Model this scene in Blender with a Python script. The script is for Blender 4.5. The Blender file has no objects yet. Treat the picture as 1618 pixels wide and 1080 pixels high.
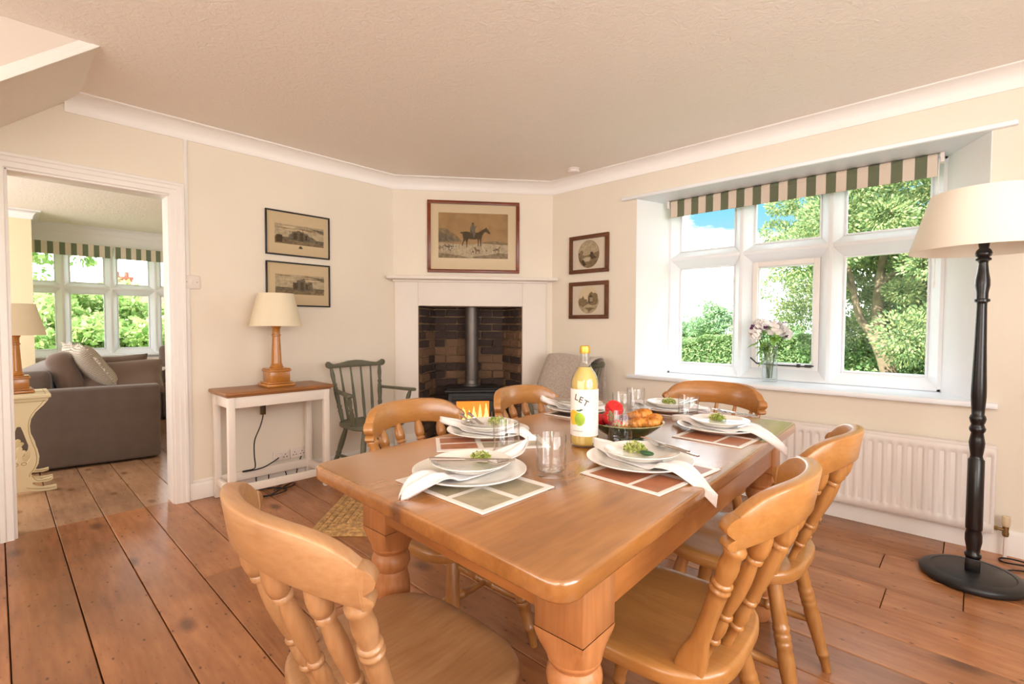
import bpy, bmesh, math, random
import numpy as np
from mathutils import Vector, Matrix
PI = math.pi
sc = bpy.context.scene
COL = sc.collection
random.seed(7)
rng = np.random.default_rng(11)

# ------------------------------------------------------------------ camera
YAW, PIT, ROL, FPX = math.radians(43.3855), math.radians(1.948), math.radians(0.2006), 772.7
EYE = Vector((0, 0, 1.18))
fw = Vector((-math.sin(YAW)*math.cos(PIT), math.cos(YAW)*math.cos(PIT), -math.sin(PIT)))
rt0 = Vector((math.cos(YAW), math.sin(YAW), 0)); up0 = rt0.cross(fw)
rt = rt0*math.cos(ROL)+up0*math.sin(ROL); up = up0*math.cos(ROL)-rt0*math.sin(ROL)
cd = bpy.data.cameras.new('camera'); cam = bpy.data.objects.new('camera', cd); COL.objects.link(cam)
cd.sensor_width = 36; cd.lens = 36*FPX/1618; cd.clip_start = 0.02; cd.clip_end = 500
m = Matrix.Identity(4)
for i in range(3):
    m[i][0] = rt[i]; m[i][1] = up[i]; m[i][2] = -fw[i]; m[i][3] = EYE[i]
cam.matrix_world = m
sc.camera = cam

# ------------------------------------------------------------------ exposure, world, lights
sc.view_settings.view_transform = 'Standard'
sc.view_settings.look = 'None'
sc.view_settings.gamma = 1.0
sc.view_settings.use_curve_mapping = False
sc.view_settings.exposure = 0.0
sc.cycles.max_bounces = 10
sc.cycles.diffuse_bounces = 6
sc.cycles.glossy_bounces = 5
sc.cycles.transmission_bounces = 10
sc.cycles.transparent_max_bounces = 24
sc.cycles.use_denoising = True
sc.cycles.sample_clamp_indirect = 6.0
sc.cycles.caustics_reflective = False
sc.cycles.blur_glossy = 0.5

w = bpy.data.worlds.new('sky'); sc.world = w; w.use_nodes = True
nt = w.node_tree; nt.nodes.clear()
N = nt.nodes.new; L = nt.links.new
tc = N('ShaderNodeTexCoord'); sep = N('ShaderNodeSeparateXYZ'); L(tc.outputs['Generated'], sep.inputs[0])
grad = N('ShaderNodeValToRGB'); L(sep.outputs['Z'], grad.inputs[0])
e = grad.color_ramp.elements
e[0].position = 0.0; e[0].color = (0.085, 0.105, 0.113, 1)
e[1].position = 0.75; e[1].color = (0.028, 0.065, 0.13, 1)
k = e.new(0.11); k.color = (0.072, 0.100, 0.115, 1)
k = e.new(0.21); k.color = (0.036, 0.092, 0.118, 1)
mp = N('ShaderNodeMapping'); mp.inputs['Scale'].default_value = (1.0, 1.0, 2.6); mp.inputs['Location'].default_value = (0.1, 0.7, 0.3)
L(tc.outputs['Generated'], mp.inputs[0])
cl = N('ShaderNodeTexNoise'); cl.inputs['Scale'].default_value = 2.3; cl.inputs['Detail'].default_value = 8; cl.inputs['Roughness'].default_value = 0.55
L(mp.outputs[0], cl.inputs['Vector'])
cr = N('ShaderNodeValToRGB'); cr.color_ramp.elements[0].position = 0.44; cr.color_ramp.elements[1].position = 0.60
L(cl.outputs['Fac'], cr.inputs[0])
mix = N('ShaderNodeMixRGB'); L(cr.outputs[0], mix.inputs[0]); L(grad.outputs[0], mix.inputs[1]); mix.inputs[2].default_value = (1.0, 1.0, 1.0, 1)
bg = N('ShaderNodeBackground'); bg.inputs['Strength'].default_value = 9.0
L(mix.outputs[0], bg.inputs['Color'])
out = N('ShaderNodeOutputWorld'); L(bg.outputs[0], out.inputs[0])

def lamp(name, kind, loc, direction, energy, color, size=None, size_y=None, shape=None):
    d = bpy.data.lights.new(name, kind); d.energy = energy; d.color = color
    if kind == 'AREA':
        d.shape = shape or 'RECTANGLE'; d.size = size
        if size_y: d.size_y = size_y
    o = bpy.data.objects.new(name, d); COL.objects.link(o); o.location = loc
    o.rotation_euler = Vector(direction).to_track_quat('-Z', 'Y').to_euler()
    return o
sun = lamp('sun', 'SUN', (0, -20, 20), (0.06, 1.0, -0.85), 17.0, (1.0, 0.95, 0.86)); sun.data.angle = 0.01
# added fill lights, all out of view: three areas and one point
lamp('fill_side_area', 'AREA', (1.62, 0.6, 1.55), (-1, 0.0, 0.16), 52, (1.0, 0.95, 0.90), 2.6, 1.5)  # area fill added at the unseen side opening
lamp('fill_rear_area', 'AREA', (-1.0, -1.82, 1.50), (0, 1, 0.18), 56, (1.0, 0.95, 0.89), 3.4, 1.5)  # added area fill; the rear wall itself is solid
pl = lamp('fill_point', 'POINT', (0.5, -1.1, 1.9), (0, 0, -1), 28, (1.0, 0.89, 0.76)); pl.data.shadow_soft_size = 0.16  # added point fill behind the camera, lifts the ceiling
lamp('fill_lounge_area', 'AREA', (-6.2, -1.86, 1.6), (0, 1, 0.10), 120, (1.0, 0.98, 0.97), 3.0, 1.6)  # added area fill to brighten the lounge, no window there
for nm, loc, d, sx, sy in (('portal_dining', (-1.0, 4.16, 1.5), (0, -1, 0), 1.8, 1.5), ('portal_lounge', (-8.98, 1.05, 1.5), (1, 0, 0), 2.2, 1.5)):
    p = lamp(nm, 'AREA', loc, d, 1, (1, 1, 1), sx, sy); p.data.cycles.is_portal = True

# ------------------------------------------------------------------ materials
def new_mat(name):
    m = bpy.data.materials.new(name); m.use_nodes = True
    nt = m.node_tree; nt.nodes.clear()
    o = nt.nodes.new('ShaderNodeOutputMaterial'); b = nt.nodes.new('ShaderNodeBsdfPrincipled')
    nt.links.new(b.outputs[0], o.inputs[0])
    return m, nt, b, o
def rgb(c): return (c[0], c[1], c[2], 1)
def plain(name, c, rough=0.5, metal=0.0, spec=0.5, var=0.0, vscale=8, bump=0.0, bscale=60, sheen=0, coat=0, trans=0, ior=1.45, emit=None, estr=1):
    m, nt, b, o = new_mat(name)
    b.inputs['Base Color'].default_value = rgb(c); b.inputs['Roughness'].default_value = rough
    b.inputs['Metallic'].default_value = metal; b.inputs['Specular IOR Level'].default_value = spec
    b.inputs['Coat Weight'].default_value = coat; b.inputs['Coat Roughness'].default_value = 0.12
    b.inputs['Sheen Weight'].default_value = sheen
    b.inputs['Transmission Weight'].default_value = trans; b.inputs['IOR'].default_value = ior
    if emit: b.inputs['Emission Color'].default_value = rgb(emit); b.inputs['Emission Strength'].default_value = estr
    t = nt.nodes.new('ShaderNodeTexCoord')
    if var:
        n = nt.nodes.new('ShaderNodeTexNoise'); n.inputs['Scale'].default_value = vscale; n.inputs['Detail'].default_value = 5
        nt.links.new(t.outputs['Object'], n.inputs['Vector'])
        r = nt.nodes.new('ShaderNodeValToRGB'); nt.links.new(n.outputs['Fac'], r.inputs[0])
        r.color_ramp.elements[0].position = 0.3; r.color_ramp.elements[1].position = 0.7
        r.color_ramp.elements[0].color = rgb([x*(1-var) for x in c]); r.color_ramp.elements[1].color = rgb([min(1, x*(1+var)) for x in c])
        nt.links.new(r.outputs[0], b.inputs['Base Color'])
    if bump:
        n = nt.nodes.new('ShaderNodeTexNoise'); n.inputs['Scale'].default_value = bscale; n.inputs['Detail'].default_value = 4
        nt.links.new(t.outputs['Object'], n.inputs['Vector'])
        bp = nt.nodes.new('ShaderNodeBump'); bp.inputs['Strength'].default_value = bump; bp.inputs['Distance'].default_value = 0.01
        nt.links.new(n.outputs['Fac'], bp.inputs['Height']); nt.links.new(bp.outputs[0], b.inputs['Normal'])
    return m
def wood(name, light, dark, axis='X', scale=6.0, rough=0.35, knots=0.0, stretch=12.0, rnd=0.0, coat=0.0, flecks=0.0, knotcol=(0.12, 0.045, 0.015), kscale=3.0, bump=0.05):
    m, nt, b, o = new_mat(name)
    N = nt.nodes.new; L = nt.links.new
    t = N('ShaderNodeTexCoord'); mp = N('ShaderNodeMapping')
    s = {'X': (1, stretch, stretch), 'Y': (stretch, 1, stretch), 'Z': (stretch, stretch, 1)}[axis]
    mp.inputs['Scale'].default_value = s
    src = t.outputs['Object']
    if rnd:
        oi = N('ShaderNodeObjectInfo'); mu = N('ShaderNodeMath'); mu.operation = 'MULTIPLY'; mu.inputs[1].default_value = 37.0
        L(oi.outputs['Random'], mu.inputs[0]); va = N('ShaderNodeVectorMath'); va.operation = 'ADD'
        L(src, va.inputs[0]); L(mu.outputs[0], va.inputs[1]); src = va.outputs[0]
    L(src, mp.inputs[0])
    n1 = N('ShaderNodeTexNoise'); n1.inputs['Scale'].default_value = scale*0.35; n1.inputs['Detail'].default_value = 6; n1.inputs['Roughness'].default_value = 0.62; n1.inputs['Distortion'].default_value = 0.6
    L(mp.outputs[0], n1.inputs['Vector'])
    n2 = N('ShaderNodeTexNoise'); n2.inputs['Scale'].default_value = scale*2.2; n2.inputs['Detail'].default_value = 3
    L(mp.outputs[0], n2.inputs['Vector'])
    mx = N('ShaderNodeMath'); mx.operation = 'MULTIPLY_ADD'; mx.inputs[1].default_value = 0.35; L(n2.outputs['Fac'], mx.inputs[0])
    sc_ = N('ShaderNodeMath'); sc_.operation = 'MULTIPLY'; sc_.inputs[1].default_value = 0.65; L(n1.outputs['Fac'], sc_.inputs[0]); L(sc_.outputs[0], mx.inputs[2])
    r = N('ShaderNodeValToRGB'); r.color_ramp.elements[0].position = 0.33; r.color_ramp.elements[1].position = 0.66
    r.color_ramp.elements[0].color = rgb(dark); r.color_ramp.elements[1].color = rgb(light)
    L(mx.outputs[0], r.inputs[0]); colr = r.outputs[0]
    big = N('ShaderNodeTexNoise'); big.inputs['Scale'].default_value = 2.2; big.inputs['Detail'].default_value = 4; L(src, big.inputs['Vector'])
    hv = N('ShaderNodeHueSaturation'); hv.inputs['Saturation'].default_value = 1.0
    br = N('ShaderNodeMapRange'); br.inputs[1].default_value = 0.3; br.inputs[2].default_value = 0.7; br.inputs[3].default_value = 0.76; br.inputs[4].default_value = 1.18
    L(big.outputs['Fac'], br.inputs[0])
    if rnd:
        rr = N('ShaderNodeMapRange'); rr.inputs[3].default_value = 1-rnd; rr.inputs[4].default_value = 1+rnd; L(oi.outputs['Random'], rr.inputs[0])
        mm = N('ShaderNodeMath'); mm.operation = 'MULTIPLY'; L(br.outputs[0], mm.inputs[0]); L(rr.outputs[0], mm.inputs[1]); L(mm.outputs[0], hv.inputs['Value'])
    else: L(br.outputs[0], hv.inputs['Value'])
    L(colr, hv.inputs['Color']); colr = hv.outputs[0]
    def spots(colr, scl, thr, soft, colour, amt, st):
        mq = N('ShaderNodeMapping'); mq.inputs['Scale'].default_value = st; L(src, mq.inputs[0])
        v = N('ShaderNodeTexVoronoi'); v.voronoi_dimensions = '3D' if axis == 'Z' else '2D'; v.inputs['Scale'].default_value = scl; L(mq.outputs[0], v.inputs['Vector'])
        mr = N('ShaderNodeMapRange'); mr.inputs[1].default_value = thr; mr.inputs[2].default_value = thr+soft; mr.inputs[3].default_value = amt; mr.inputs[4].default_value = 0.0
        L(v.outputs['Distance'], mr.inputs[0])
        mi = N('ShaderNodeMixRGB'); L(mr.outputs[0], mi.inputs[0]); L(colr, mi.inputs[1]); mi.inputs[2].default_value = rgb(colour); return mi.outputs[0]
    st = {'X': (0.6, 1.2, 1.2), 'Y': (1.2, 0.6, 1.2), 'Z': (1.2, 1.2, 0.6)}[axis]
    if knots: colr = spots(colr, kscale, 0.035, 0.07, knotcol, knots, st)
    if flecks:
        colr = spots(colr, 6.0, 0.012, 0.045, (0.05, 0.025, 0.012), flecks, (0.8, 1.6, 1.6))
        colr = spots(colr, 17.0, 0.0, 0.10, (0.06, 0.03, 0.015), flecks*0.45, (0.5, 1.5, 1.5))
    L(colr, b.inputs['Base Color'])
    b.inputs['Roughness'].default_value = rough; b.inputs['Coat Weight'].default_value = coat; b.inputs['Coat Roughness'].default_value = 0.2; b.inputs['Coat IOR'].default_value = 2.0
    bp = N('ShaderNodeBump'); bp.inputs['Strength'].default_value = bump; bp.inputs['Distance'].default_value = 0.004
    L(mx.outputs[0], bp.inputs['Height']); L(bp.outputs[0], b.inputs['Normal'])
    return m
def thin_glass(name, tint=(1, 1, 1), rough=0.0, gain=1.0):
    """clear sheet: transparent with a two-sided Schlick mirror term"""
    m = bpy.data.materials.new(name); m.use_nodes = True
    nt = m.node_tree; nt.nodes.clear(); N = nt.nodes.new; L = nt.links.new
    o = N('ShaderNodeOutputMaterial'); tr = N('ShaderNodeBsdfTransparent'); tr.inputs[0].default_value = rgb(tint)
    g = N('ShaderNodeBsdfGlossy'); g.inputs['Roughness'].default_value = rough
    ge = N('ShaderNodeNewGeometry'); dt = N('ShaderNodeVectorMath'); dt.operation = 'DOT_PRODUCT'
    L(ge.outputs['Incoming'], dt.inputs[0]); L(ge.outputs['Normal'], dt.inputs[1])
    def mth(op, a, b=None):
        n = N('ShaderNodeMath'); n.operation = op
        for i, q in enumerate((a, b)):
            if q is None: continue
            if isinstance(q, (int, float)): n.inputs[i].default_value = q
            else: L(q, n.inputs[i])
        return n.outputs[0]
    c = mth('SUBTRACT', 1.0, mth('ABSOLUTE', dt.outputs['Value'])); f = mth('POWER', c, 5.0)
    f = mth('MULTIPLY', mth('ADD', mth('MULTIPLY', f, 0.95), 0.05), gain)
    mx = N('ShaderNodeMixShader'); L(f, mx.inputs[0]); L(tr.outputs[0], mx.inputs[1]); L(g.outputs[0], mx.inputs[2]); L(mx.outputs[0], o.inputs[0])
    return m
def stripes(name, a, b_, axis, period, offset=0.0, rough=0.9):
    m, nt, b, o = new_mat(name); N = nt.nodes.new; L = nt.links.new
    t = N('ShaderNodeTexCoord'); s = N('ShaderNodeSeparateXYZ'); L(t.outputs['Object'], s.inputs[0])
    ad = N('ShaderNodeMath'); ad.operation = 'ADD'; ad.inputs[1].default_value = offset+100*period; L(s.outputs[axis], ad.inputs[0])
    mo = N('ShaderNodeMath'); mo.operation = 'MODULO'; mo.inputs[1].default_value = period; L(ad.outputs[0], mo.inputs[0])
    gt = N('ShaderNodeMath'); gt.operation = 'GREATER_THAN'; gt.inputs[1].default_value = period/2; L(mo.outputs[0], gt.inputs[0])
    mi = N('ShaderNodeMixRGB'); L(gt.outputs[0], mi.inputs[0]); mi.inputs[1].default_value = rgb(a); mi.inputs[2].default_value = rgb(b_)
    L(mi.outputs[0], b.inputs['Base Color']); b.inputs['Roughness'].default_value = rough
    b.inputs['Transmission Weight'].default_value = 0.0
    return m
def leaf_mat(name, c1, c2, c3, trans=0.35):
    m = bpy.data.materials.new(name); m.use_nodes = True
    nt = m.node_tree; nt.nodes.clear(); N = nt.nodes.new; L = nt.links.new
    o = N('ShaderNodeOutputMaterial'); g = N('ShaderNodeNewGeometry')
    r = N('ShaderNodeValToRGB'); L(g.outputs['Random Per Island'], r.inputs[0])
    r.color_ramp.elements[0].color = rgb(c1); r.color_ramp.elements[1].color = rgb(c3); k = r.color_ramp.elements.new(0.5); k.color = rgb(c2)
    d = N('ShaderNodeBsdfDiffuse'); t = N('ShaderNodeBsdfTranslucent'); L(r.outputs[0], d.inputs[0]); L(r.outputs[0], t.inputs[0])
    mx = N('ShaderNodeMixShader'); mx.inputs[0].default_value = trans; L(d.outputs[0], mx.inputs[1]); L(t.outputs[0], mx.inputs[2]); L(mx.outputs[0], o.inputs[0])
    return m

M = {}
M['wall'] = plain('cream_wall_paint', (0.82, 0.75, 0.645), 0.85, var=0.02, vscale=2, bump=0.05, bscale=40)
M['wall_yellow'] = plain('lounge_wall_paint', (0.80, 0.72, 0.50), 0.85)
M['reveal'] = plain('white_reveal_paint', (0.86, 0.86, 0.87), 0.8, bump=0.05, bscale=20)
M['trim'] = plain('white_gloss_paint', (0.86, 0.83, 0.80), 0.38, bump=0.04, bscale=25)
M['sash'] = plain('white_window_paint', (0.86, 0.89, 0.93), 0.4, bump=0.03, bscale=30)
M['string'] = plain('stair_string_paint', (0.70, 0.62, 0.56), 0.6)
M['surround'] = plain('surround_paint', (0.82, 0.76, 0.70), 0.6, var=0.02, vscale=3)
def artex():
    m, nt, b, o = new_mat('textured_ceiling'); N = nt.nodes.new; L = nt.links.new
    b.inputs['Base Color'].default_value = (0.87, 0.81, 0.74, 1); b.inputs['Roughness'].default_value = 0.9
    t = N('ShaderNodeTexCoord'); mp = N('ShaderNodeMapping'); mp.inputs['Scale'].default_value = (1, 1, 1); L(t.outputs['Object'], mp.inputs[0])
    n = N('ShaderNodeTexNoise'); n.inputs['Scale'].default_value = 24; n.inputs['Detail'].default_value = 6; n.inputs['Roughness'].default_value = 0.6; n.inputs['Distortion'].default_value = 1.6
    L(mp.outputs[0], n.inputs['Vector'])
    bp = N('ShaderNodeBump'); bp.inputs['Strength'].default_value = 0.48; bp.inputs['Distance'].default_value = 0.012
    L(n.outputs['Fac'], bp.inputs['Height']); L(bp.outputs[0], b.inputs['Normal']); return m
M['ceil'] = artex()
M['plank'] = wood('old_varnished_boards', (0.43, 0.185, 0.075), (0.26, 0.098, 0.036), 'X', 3.0, 0.27, knots=0.75, stretch=7, rnd=0.16, flecks=0.8, knotcol=(0.11, 0.045, 0.02), kscale=2.1, bump=0.06)
M['plank_pale'] = wood('worn_lounge_boards', (0.46, 0.27, 0.16), (0.30, 0.165, 0.095), 'X', 3.0, 0.25, knots=0.6, stretch=7, rnd=0.12, flecks=0.7, bump=0.06)
M['gap'] = plain('dark_floor_gap', (0.035, 0.018, 0.01), 0.9)
TL, TD = (0.44, 0.183, 0.045), (0.285, 0.103, 0.023)
M['table_y'] = wood('pine_table_top', TL, TD, 'Y', 4.0, 0.24, knots=0.8, stretch=9, knotcol=(0.13, 0.045, 0.018), kscale=2.6, coat=0.8, bump=0.03)
M['table_x'] = wood('pine_table_rail', (0.48, 0.19, 0.055), (0.33, 0.115, 0.028), 'X', 4.0, 0.3, stretch=9, coat=0.15, bump=0.03)
M['table_side'] = wood('pine_table_side_rail', (0.48, 0.19, 0.055), (0.33, 0.115, 0.028), 'Y', 4.0, 0.3, stretch=9, coat=0.15, bump=0.03)
M['table_z'] = wood('pine_table_leg', (0.51, 0.222, 0.083), (0.35, 0.126, 0.038), 'Z', 5.0, 0.36, knots=0.5, stretch=9, kscale=4, bump=0.04)
BL, BD = (0.48, 0.225, 0.066), (0.36, 0.147, 0.035)
def beech(tag, l, d, rough=0.3):
    return {a: wood('chair_%s_%s' % (tag, a.lower()), l, d, a, 5.0, rough, stretch=10, coat=0.2, bump=0.02) for a in 'XYZ'}
CH = {'honey': beech('honey', BL, BD), 'pale': beech('pale', (0.45, 0.245, 0.112), (0.325, 0.148, 0.056), 0.42), 'brown': beech('brown', (0.45, 0.19, 0.045), (0.30, 0.11, 0.022))}
M['sage'] = plain('green_chair_paint', (0.130, 0.128, 0.084), 0.5, var=0.12, vscale=15)
M['black'] = plain('ebonised_wood', (0.009, 0.007, 0.008), 0.28, coat=0.2)
M['blackdisc'] = plain('worn_black_wood', (0.016, 0.015, 0.016), 0.36, var=0.3, vscale=5)
M['console'] = plain('cream_console_paint', (0.85, 0.78, 0.71), 0.45)
M['oak_y'] = wood('oak_console_top', (0.40, 0.165, 0.042), (0.27, 0.10, 0.024), 'Y', 5, 0.35, stretch=10)
M['lampwood'] = wood('orange_lamp_wood', (0.56, 0.235, 0.034), (0.44, 0.155, 0.020), 'Z', 4, 0.3, stretch=6, coat=0.3)
M['shade'] = plain('cream_pleated_silk', (0.84, 0.74, 0.55), 0.8, trans=0.0)
M['shade_white'] = plain('ivory_lampshade', (0.86, 0.80, 0.69), 0.75, bump=0.03, bscale=200)
M['china'] = plain('white_china', (0.83, 0.80, 0.75), 0.12, coat=0.5)
M['linen'] = plain('white_linen', (0.84, 0.80, 0.80), 0.9, bump=0.15, bscale=300)
M['steel'] = plain('cutlery_steel', (0.62, 0.58, 0.55), 0.22, metal=1.0)
M['mat_white'] = plain('placemat_white', (0.80, 0.75, 0.70), 0.35)
M['mat_taupe'] = plain('placemat_taupe', (0.36, 0.30, 0.20), 0.4, var=0.15, vscale=30)
M['mat_rust'] = plain('placemat_rust', (0.38, 0.145, 0.07), 0.4, var=0.15, vscale=30)
M['mat_dark'] = plain('placemat_dark', (0.10, 0.055, 0.035), 0.4)
M['glass'] = thin_glass('tumbler_glass', (0.985, 0.985, 0.985), gain=1.3)
M['pane'] = thin_glass('window_glass', (0.98, 1.0, 1.0), gain=0.12)
M['picglass'] = thin_glass('picture_glass', (0.98, 0.98, 0.97), gain=0.3)
M['vaseglass'] = thin_glass('vase_glass', (0.975, 0.99, 0.99), gain=1.3)
M['water'] = thin_glass('vase_water', (0.97, 0.99, 0.99), gain=0.5)
M['juice'] = plain('cloudy_apple_juice', (0.70, 0.50, 0.14), 0.25, var=0.08, vscale=6, coat=0.6)
M['gold'] = plain('gold_cap', (0.80, 0.46, 0.08), 0.3, metal=0.7)
M['label'] = plain('bottle_label', (0.82, 0.78, 0.74), 0.6)
M['ink'] = plain('label_ink', (0.10, 0.08, 0.05), 0.6)
M['ink_pale'] = plain('label_small_print', (0.48, 0.45, 0.42), 0.6)
M['apple_green'] = plain('printed_apple_green', (0.32, 0.46, 0.04), 0.5, var=0.3, vscale=30)
M['apple_yellow'] = plain('printed_apple_yellow', (0.85, 0.50, 0.04), 0.5)
M['bowl'] = plain('dark_green_glaze', (0.018, 0.045, 0.018), 0.15, var=0.5, vscale=40, coat=0.6)
M['bowlrim'] = plain('pale_green_rim', (0.42, 0.40, 0.20), 0.2, var=0.5, vscale=60, coat=0.5)
M['berry'] = plain('strawberry_red', (0.62, 0.015, 0.02), 0.25, bump=0.3, bscale=90, coat=0.3)
M['berrycut'] = plain('strawberry_cut', (0.80, 0.02, 0.02), 0.3, var=0.3, vscale=60)
M['calyx'] = plain('fresh_green', (0.16, 0.26, 0.035), 0.5, var=0.3, vscale=60)
M['pastry'] = plain('baked_pastry', (0.58, 0.215, 0.035), 0.4, var=0.5, vscale=45, bump=0.5, bscale=90, coat=0.2)
M['plum'] = plain('plum_skin', (0.12, 0.01, 0.05), 0.3)
M['greens'] = leaf_mat('salad_greens', (0.20, 0.32, 0.05), (0.50, 0.55, 0.16), (0.70, 0.68, 0.34), 0.3)
M['cucumber'] = plain('cucumber_skin', (0.03, 0.09, 0.03), 0.3)
M['iron'] = plain('black_iron', (0.020, 0.018, 0.018), 0.5, var=0.3)
M['flue'] = plain('grey_flue', (0.16, 0.14, 0.13), 0.42, metal=0.6, var=0.2, vscale=6)
M['brick_soot'] = plain('sooty_brick', (0.065, 0.042, 0.035), 0.9, var=0.6, vscale=18, bump=0.5, bscale=30)
M['brick_warm'] = plain('scorched_brick', (0.21, 0.12, 0.07), 0.9, var=0.6, vscale=22, bump=0.5, bscale=30)
M['mortar'] = plain('pale_mortar', (0.30, 0.19, 0.11), 0.95, var=0.55, vscale=9, bump=0.4, bscale=50)
M['soot'] = plain('soot', (0.012, 0.010, 0.010), 0.95)
M['tile'] = plain('hearth_tile', (0.06, 0.035, 0.025), 0.6, var=0.3)
M['flame'] = plain('flames', (0.6, 0.15, 0.02), 0.8, emit=(1.0, 0.24, 0.03), estr=1.3)
M['flame_hot'] = plain('hot_flames', (0.9, 0.5, 0.2), 0.8, emit=(1.0, 0.50, 0.16), estr=2.2)
M['jute'] = plain('braided_jute', (0.54, 0.32, 0.13), 0.95, var=0.45, vscale=45, bump=0.9, bscale=110)
M['throw'] = plain('grey_wool_throw', (0.46, 0.385, 0.33), 0.95, var=0.18, vscale=70, bump=0.4, bscale=160, sheen=0.3)
M['rad'] = plain('radiator_enamel', (0.82, 0.77, 0.74), 0.3)
M['brass'] = plain('brass_valve', (0.30, 0.19, 0.08), 0.35, metal=0.9)
M['chrome'] = plain('chrome', (0.6, 0.6, 0.6), 0.2, metal=1)
M['plastic'] = plain('white_plastic', (0.78, 0.70, 0.65), 0.35)
M['plastic_cream'] = plain('cream_plastic', (0.68, 0.55, 0.36), 0.4)
M['cable'] = plain('black_cable', (0.012, 0.010, 0.010), 0.5)
M['switchbrown'] = plain('brown_inline_switch', (0.10, 0.055, 0.02), 0.35)
M['sofa'] = plain('brown_linen_cover', (0.130, 0.098, 0.086), 0.95, var=0.08, vscale=10, bump=0.12, bscale=240, sheen=0.3)
M['cush_brown'] = plain('brown_cushion', (0.165, 0.115, 0.092), 0.95, bump=0.1, bscale=200, sheen=0.3)
def knit():
    m, nt, b, o = new_mat('patterned_cushion'); N = nt.nodes.new; L = nt.links.new
    t = N('ShaderNodeTexCoord'); wv = N('ShaderNodeTexWave'); wv.inputs['Scale'].default_value = 28; wv.inputs['Distortion'].default_value = 5; wv.inputs['Detail'].default_value = 2
    L(t.outputs['Object'], wv.inputs['Vector']); r = N('ShaderNodeValToRGB'); L(wv.outputs['Fac'], r.inputs[0])
    r.color_ramp.elements[0].color = (0.22, 0.19, 0.15, 1); r.color_ramp.elements[1].color = (0.62, 0.56, 0.48, 1)
    L(r.outputs[0], b.inputs['Base Color']); b.inputs['Roughness'].default_value = 0.95; return m
M['knit'] = knit()
M['fringe'] = plain('cushion_fringe', (0.66, 0.60, 0.52), 0.95, var=0.3, vscale=60)
M['white_throw'] = plain('white_throw', (0.72, 0.68, 0.68), 0.95)
M['cream_table'] = plain('cream_painted_wood', (0.80, 0.71, 0.48), 0.45)
M['goldline'] = plain('painted_gold_line', (0.34, 0.24, 0.08), 0.5)
M['stripe'] = stripes('striped_blind_fabric', (0.135, 0.145, 0.085), (0.66, 0.55, 0.45), 'X', 0.11415, 1.769)
M['frame_black'] = plain('thin_black_frame', (0.010, 0.008, 0.007), 0.35)
M['frame_red'] = wood('mahogany_frame', (0.24, 0.050, 0.013), (0.12, 0.022, 0.007), 'X', 8, 0.3, stretch=3)
M['frame_brown'] = wood('brown_frame', (0.17, 0.055, 0.015), (0.075, 0.022, 0.007), 'X', 8, 0.35, stretch=3)
M['mount'] = plain('cream_mount', (0.70, 0.57, 0.39), 0.85)
M['mount_aged'] = plain('aged_mount', (0.64, 0.50, 0.32), 0.85)
M['mount_white'] = plain('white_mount', (0.70, 0.61, 0.51), 0.85)
def ink(n, c, v=0.35, s=60): return plain(n, c, 0.9, var=v, vscale=s)
M['pr_sky'] = ink('print_sky', (0.36, 0.22, 0.10), 0.18, 12)
M['pr_pale'] = ink('print_pale', (0.44, 0.35, 0.23), 0.25, 50)
M['pr_mid'] = ink('print_mid', (0.22, 0.155, 0.085), 0.35, 50)
M['pr_dark'] = ink('print_dark', (0.07, 0.045, 0.022), 0.35, 70)
M['pr_white'] = ink('print_white', (0.52, 0.43, 0.31), 0.15, 80)
M['pr_grey'] = ink('print_grey', (0.15, 0.12, 0.08), 0.45, 60)
M['petal'] = plain('peony_petal', (0.94, 0.91, 0.89), 0.7)
M['purple'] = plain('purple_flower', (0.10, 0.012, 0.09), 0.6)
M['stem'] = plain('flower_stem', (0.09, 0.14, 0.03), 0.5)
M['vleaf'] = plain('flower_leaf', (0.19, 0.38, 0.04), 0.45, var=0.3, vscale=30)
M['stay'] = plain('iron_stay', (0.03, 0.025, 0.025), 0.4)
M['bark'] = plain('tree_bark', (0.17, 0.125, 0.08), 0.95, var=0.4, vscale=6, bump=0.6, bscale=12)
M['leaf_tree'] = leaf_mat('tree_leaves', (0.11, 0.19, 0.09), (0.27, 0.37, 0.17), (0.56, 0.55, 0.26), 0.42)
M['leaf_hedge'] = leaf_mat('hedge_leaves', (0.08, 0.16, 0.06), (0.20, 0.31, 0.13), (0.38, 0.46, 0.22), 0.3)
M['leaf_far'] = leaf_mat('far_leaves', (0.17, 0.28, 0.17), (0.28, 0.42, 0.24), (0.44, 0.55, 0.32), 0.3)
M['leaf_bush'] = leaf_mat('bush_leaves', (0.20, 0.34, 0.10), (0.40, 0.54, 0.20), (0.66, 0.68, 0.34), 0.4)
M['grass'] = plain('grass', (0.16, 0.26, 0.06), 0.95, var=0.4, vscale=3)
M['redbrick'] = plain('red_brick', (0.40, 0.14, 0.09), 0.9, var=0.2)
M['roof'] = plain('clay_roof', (0.30, 0.12, 0.08), 0.9, var=0.2)

# ------------------------------------------------------------------ helpers
def link(name, me, mat, parent=None):
    o = bpy.data.objects.new(name, me); COL.objects.link(o)
    if mat is not None and not me.materials:
        for q in (mat if isinstance(mat, (list, tuple)) else [mat]): me.materials.append(q)
    if parent is not None: o.parent = parent
    return o
def obj(name, bm, mat, parent=None, smooth=True, ang=40, fix=True):
    if fix: bmesh.ops.recalc_face_normals(bm, faces=bm.faces[:])
    me = bpy.data.meshes.new(name); bm.to_mesh(me); bm.free()
    if smooth:
        me.polygons.foreach_set('use_smooth', [True]*len(me.polygons))
        me.set_sharp_from_angle(angle=math.radians(ang))
    return link(name, me, mat, parent)
def thing(name, label, cat, loc=(0, 0, 0), rz=0.0, group=None):
    o = bpy.data.objects.new(name, None); COL.objects.link(o); o.location = loc; o.rotation_euler = (0, 0, rz)
    o.empty_display_size = 0.1
    return tag(o, label, cat, group)
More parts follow.
